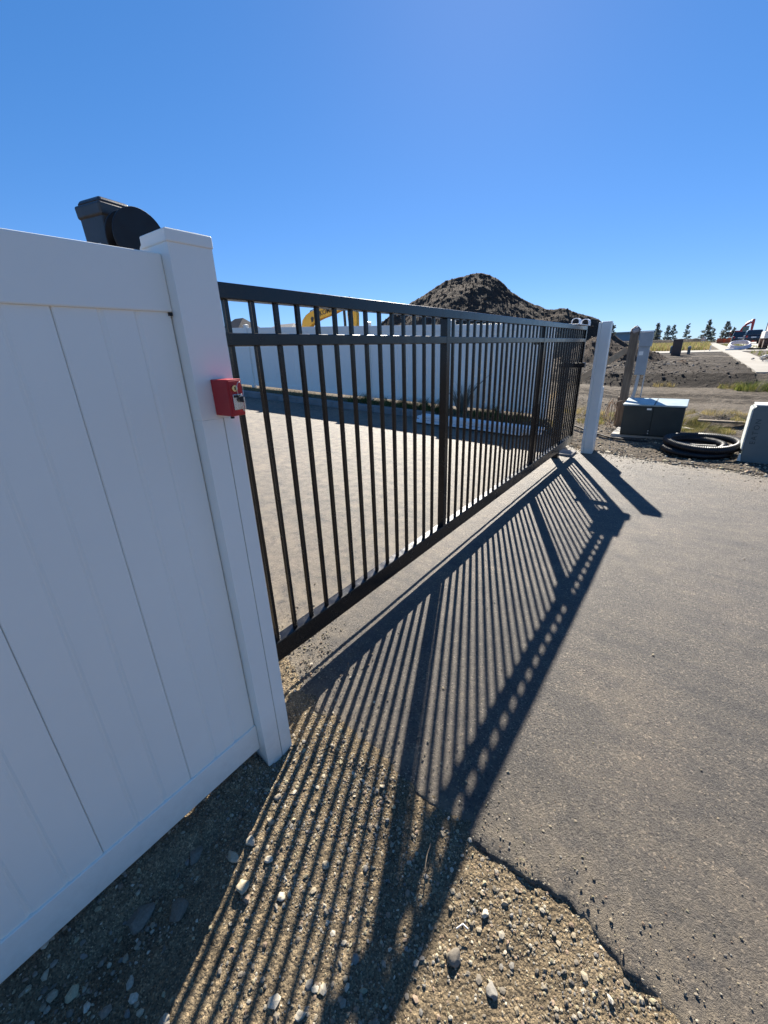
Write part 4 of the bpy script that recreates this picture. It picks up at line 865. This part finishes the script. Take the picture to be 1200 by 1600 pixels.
# silt fence, berm
sf = MB(); xs_ = np.arange(1.4, 10, .5)
for a, b in zip(xs_[:-1], xs_[1:]): sf.box((a, 99.9 + .1*math.sin(a*3), .9), (b, 99.95 + .1*math.sin(a*3), 1.85 + .12*math.sin(a*5)))
o = sf.build('safety_fence', M['orange']); tag(o, 'orange safety mesh fence low along the ground behind the cars', 'fence')
U2, V2, F = grid(np.arange(-26, 1.2, .25), np.arange(92, 99, .25)); H2 = .9 + 1.25*np.exp(-((V2-95.5)/1.6)**2)*(.85 + .2*fbm(U2, V2, .6, 4, 120))*smooth(1.2, -.4, U2)
struct(np_mesh('earth_berm', np.stack([U2.ravel(), V2.ravel(), H2.ravel()], 1), F, M['berm']))

# ------------------------------------------------------------------ conifers on the horizon
def conifer(h, rad, seed, n=900, open_=.2):
    r = np.random.default_rng(seed); t = bpy.data.objects.new('pine_tree', None); COL.objects.link(t)
    MB().tube([(0,0,-.3),(.01*h,0,h*.5),(0,.01*h,h*.97)], [h*.02, h*.013, h*.003], 8).build('trunk', M['bark'], t)
    Vs = []; Fs = []; Cs = []; k = 0
    nw = int(10 + h*1.2)
    for w in range(nw):
        f = w/nw; z = h*(.10 + .88*f)
        nb = r.integers(5, 8)
        for b in range(nb):
            if r.uniform() < open_: continue
            a = r.uniform(0, 6.283); L = rad*(1-f)**.8*r.uniform(.55, 1.15) + .06*h*.5; dz = -.12*L + r.uniform(-.05,.12)*L
            for q in range(int(24 + 42*L/rad)):
                s = r.uniform(.15, 1)**.8; p = np.array([math.cos(a)*L*s, math.sin(a)*L*s, z + dz*s + .06*h*s*s*.5]) + r.normal(0, .045*rad, 3)
                e1 = r.normal(size=3); e1 /= np.linalg.norm(e1); e2 = np.cross(e1, r.normal(size=3)); e2 /= np.linalg.norm(e2); sz_ = h*.021*r.uniform(.6, 1.4)
                Vs += [p - e1*sz_ - e2*sz_*.35, p + e1*sz_ - e2*sz_*.35, p + e1*sz_*.6 + e2*sz_*.5, p - e1*sz_*.6 + e2*sz_*.5]; Fs.append((k, k+1, k+2, k+3)); k += 4
                c = np.array([(.12,.15,.135),(.15,.18,.16),(.09,.12,.105),(.18,.20,.17)][r.integers(4)]); Cs += [c]*4
    o = np_mesh('crown', np.array(Vs), np.array(Fs), M['leaf'], np.array(Cs)*1.15); o.parent = t
    return t
T1, T2, T3 = conifer(4.2, 1.25, 1), conifer(4.0, 1.0, 2, open_=.3), conifer(3.6, .9, 3, open_=.55)
spots = [(T1, -8.5, 104, 1.0, 'narrow pine right of the pale blue shed'), (T2, -6.6, 104, .92, 'left pine of the close pair above the dry meadow'), (T2, -5.6, 103, .93, 'right pine of the close pair above the dry meadow'), (T3, -3.4, 103, 1.05, 'sparse bare looking pine above the brown utility box'),
         (T1, -.35, 104, 1.02, 'broadest pine at the head of the concrete walk'), (T2, .65, 106, .70, 'lower pine leaning against the broadest pine'), (T1, 2.55, 106, .92, 'pine rising behind the orange fence left of the red excavator'), (T2, 3.75, 109, .72, 'small pine directly behind the red excavator body'),
         (T2, -9.85, 62, .78, 'pine peeping out right behind the white gate post'), (T3, -9.9, 112, .75, 'thin little pine behind the shed roof'), (T2, 9.5, 105, .55, 'small pine right of the parked suv')]
first = set()
for T, x, y, s, l in spots:
    z = float(prof(y))
    if T.name not in first: o = T; first.add(T.name); o.location = (x, y, z); o.scale = (s,)*3
    else: o = dup(T, (x, y, z), None, random.uniform(0, 6), s)
    tag(o, l, 'tree', 'pines along the horizon')
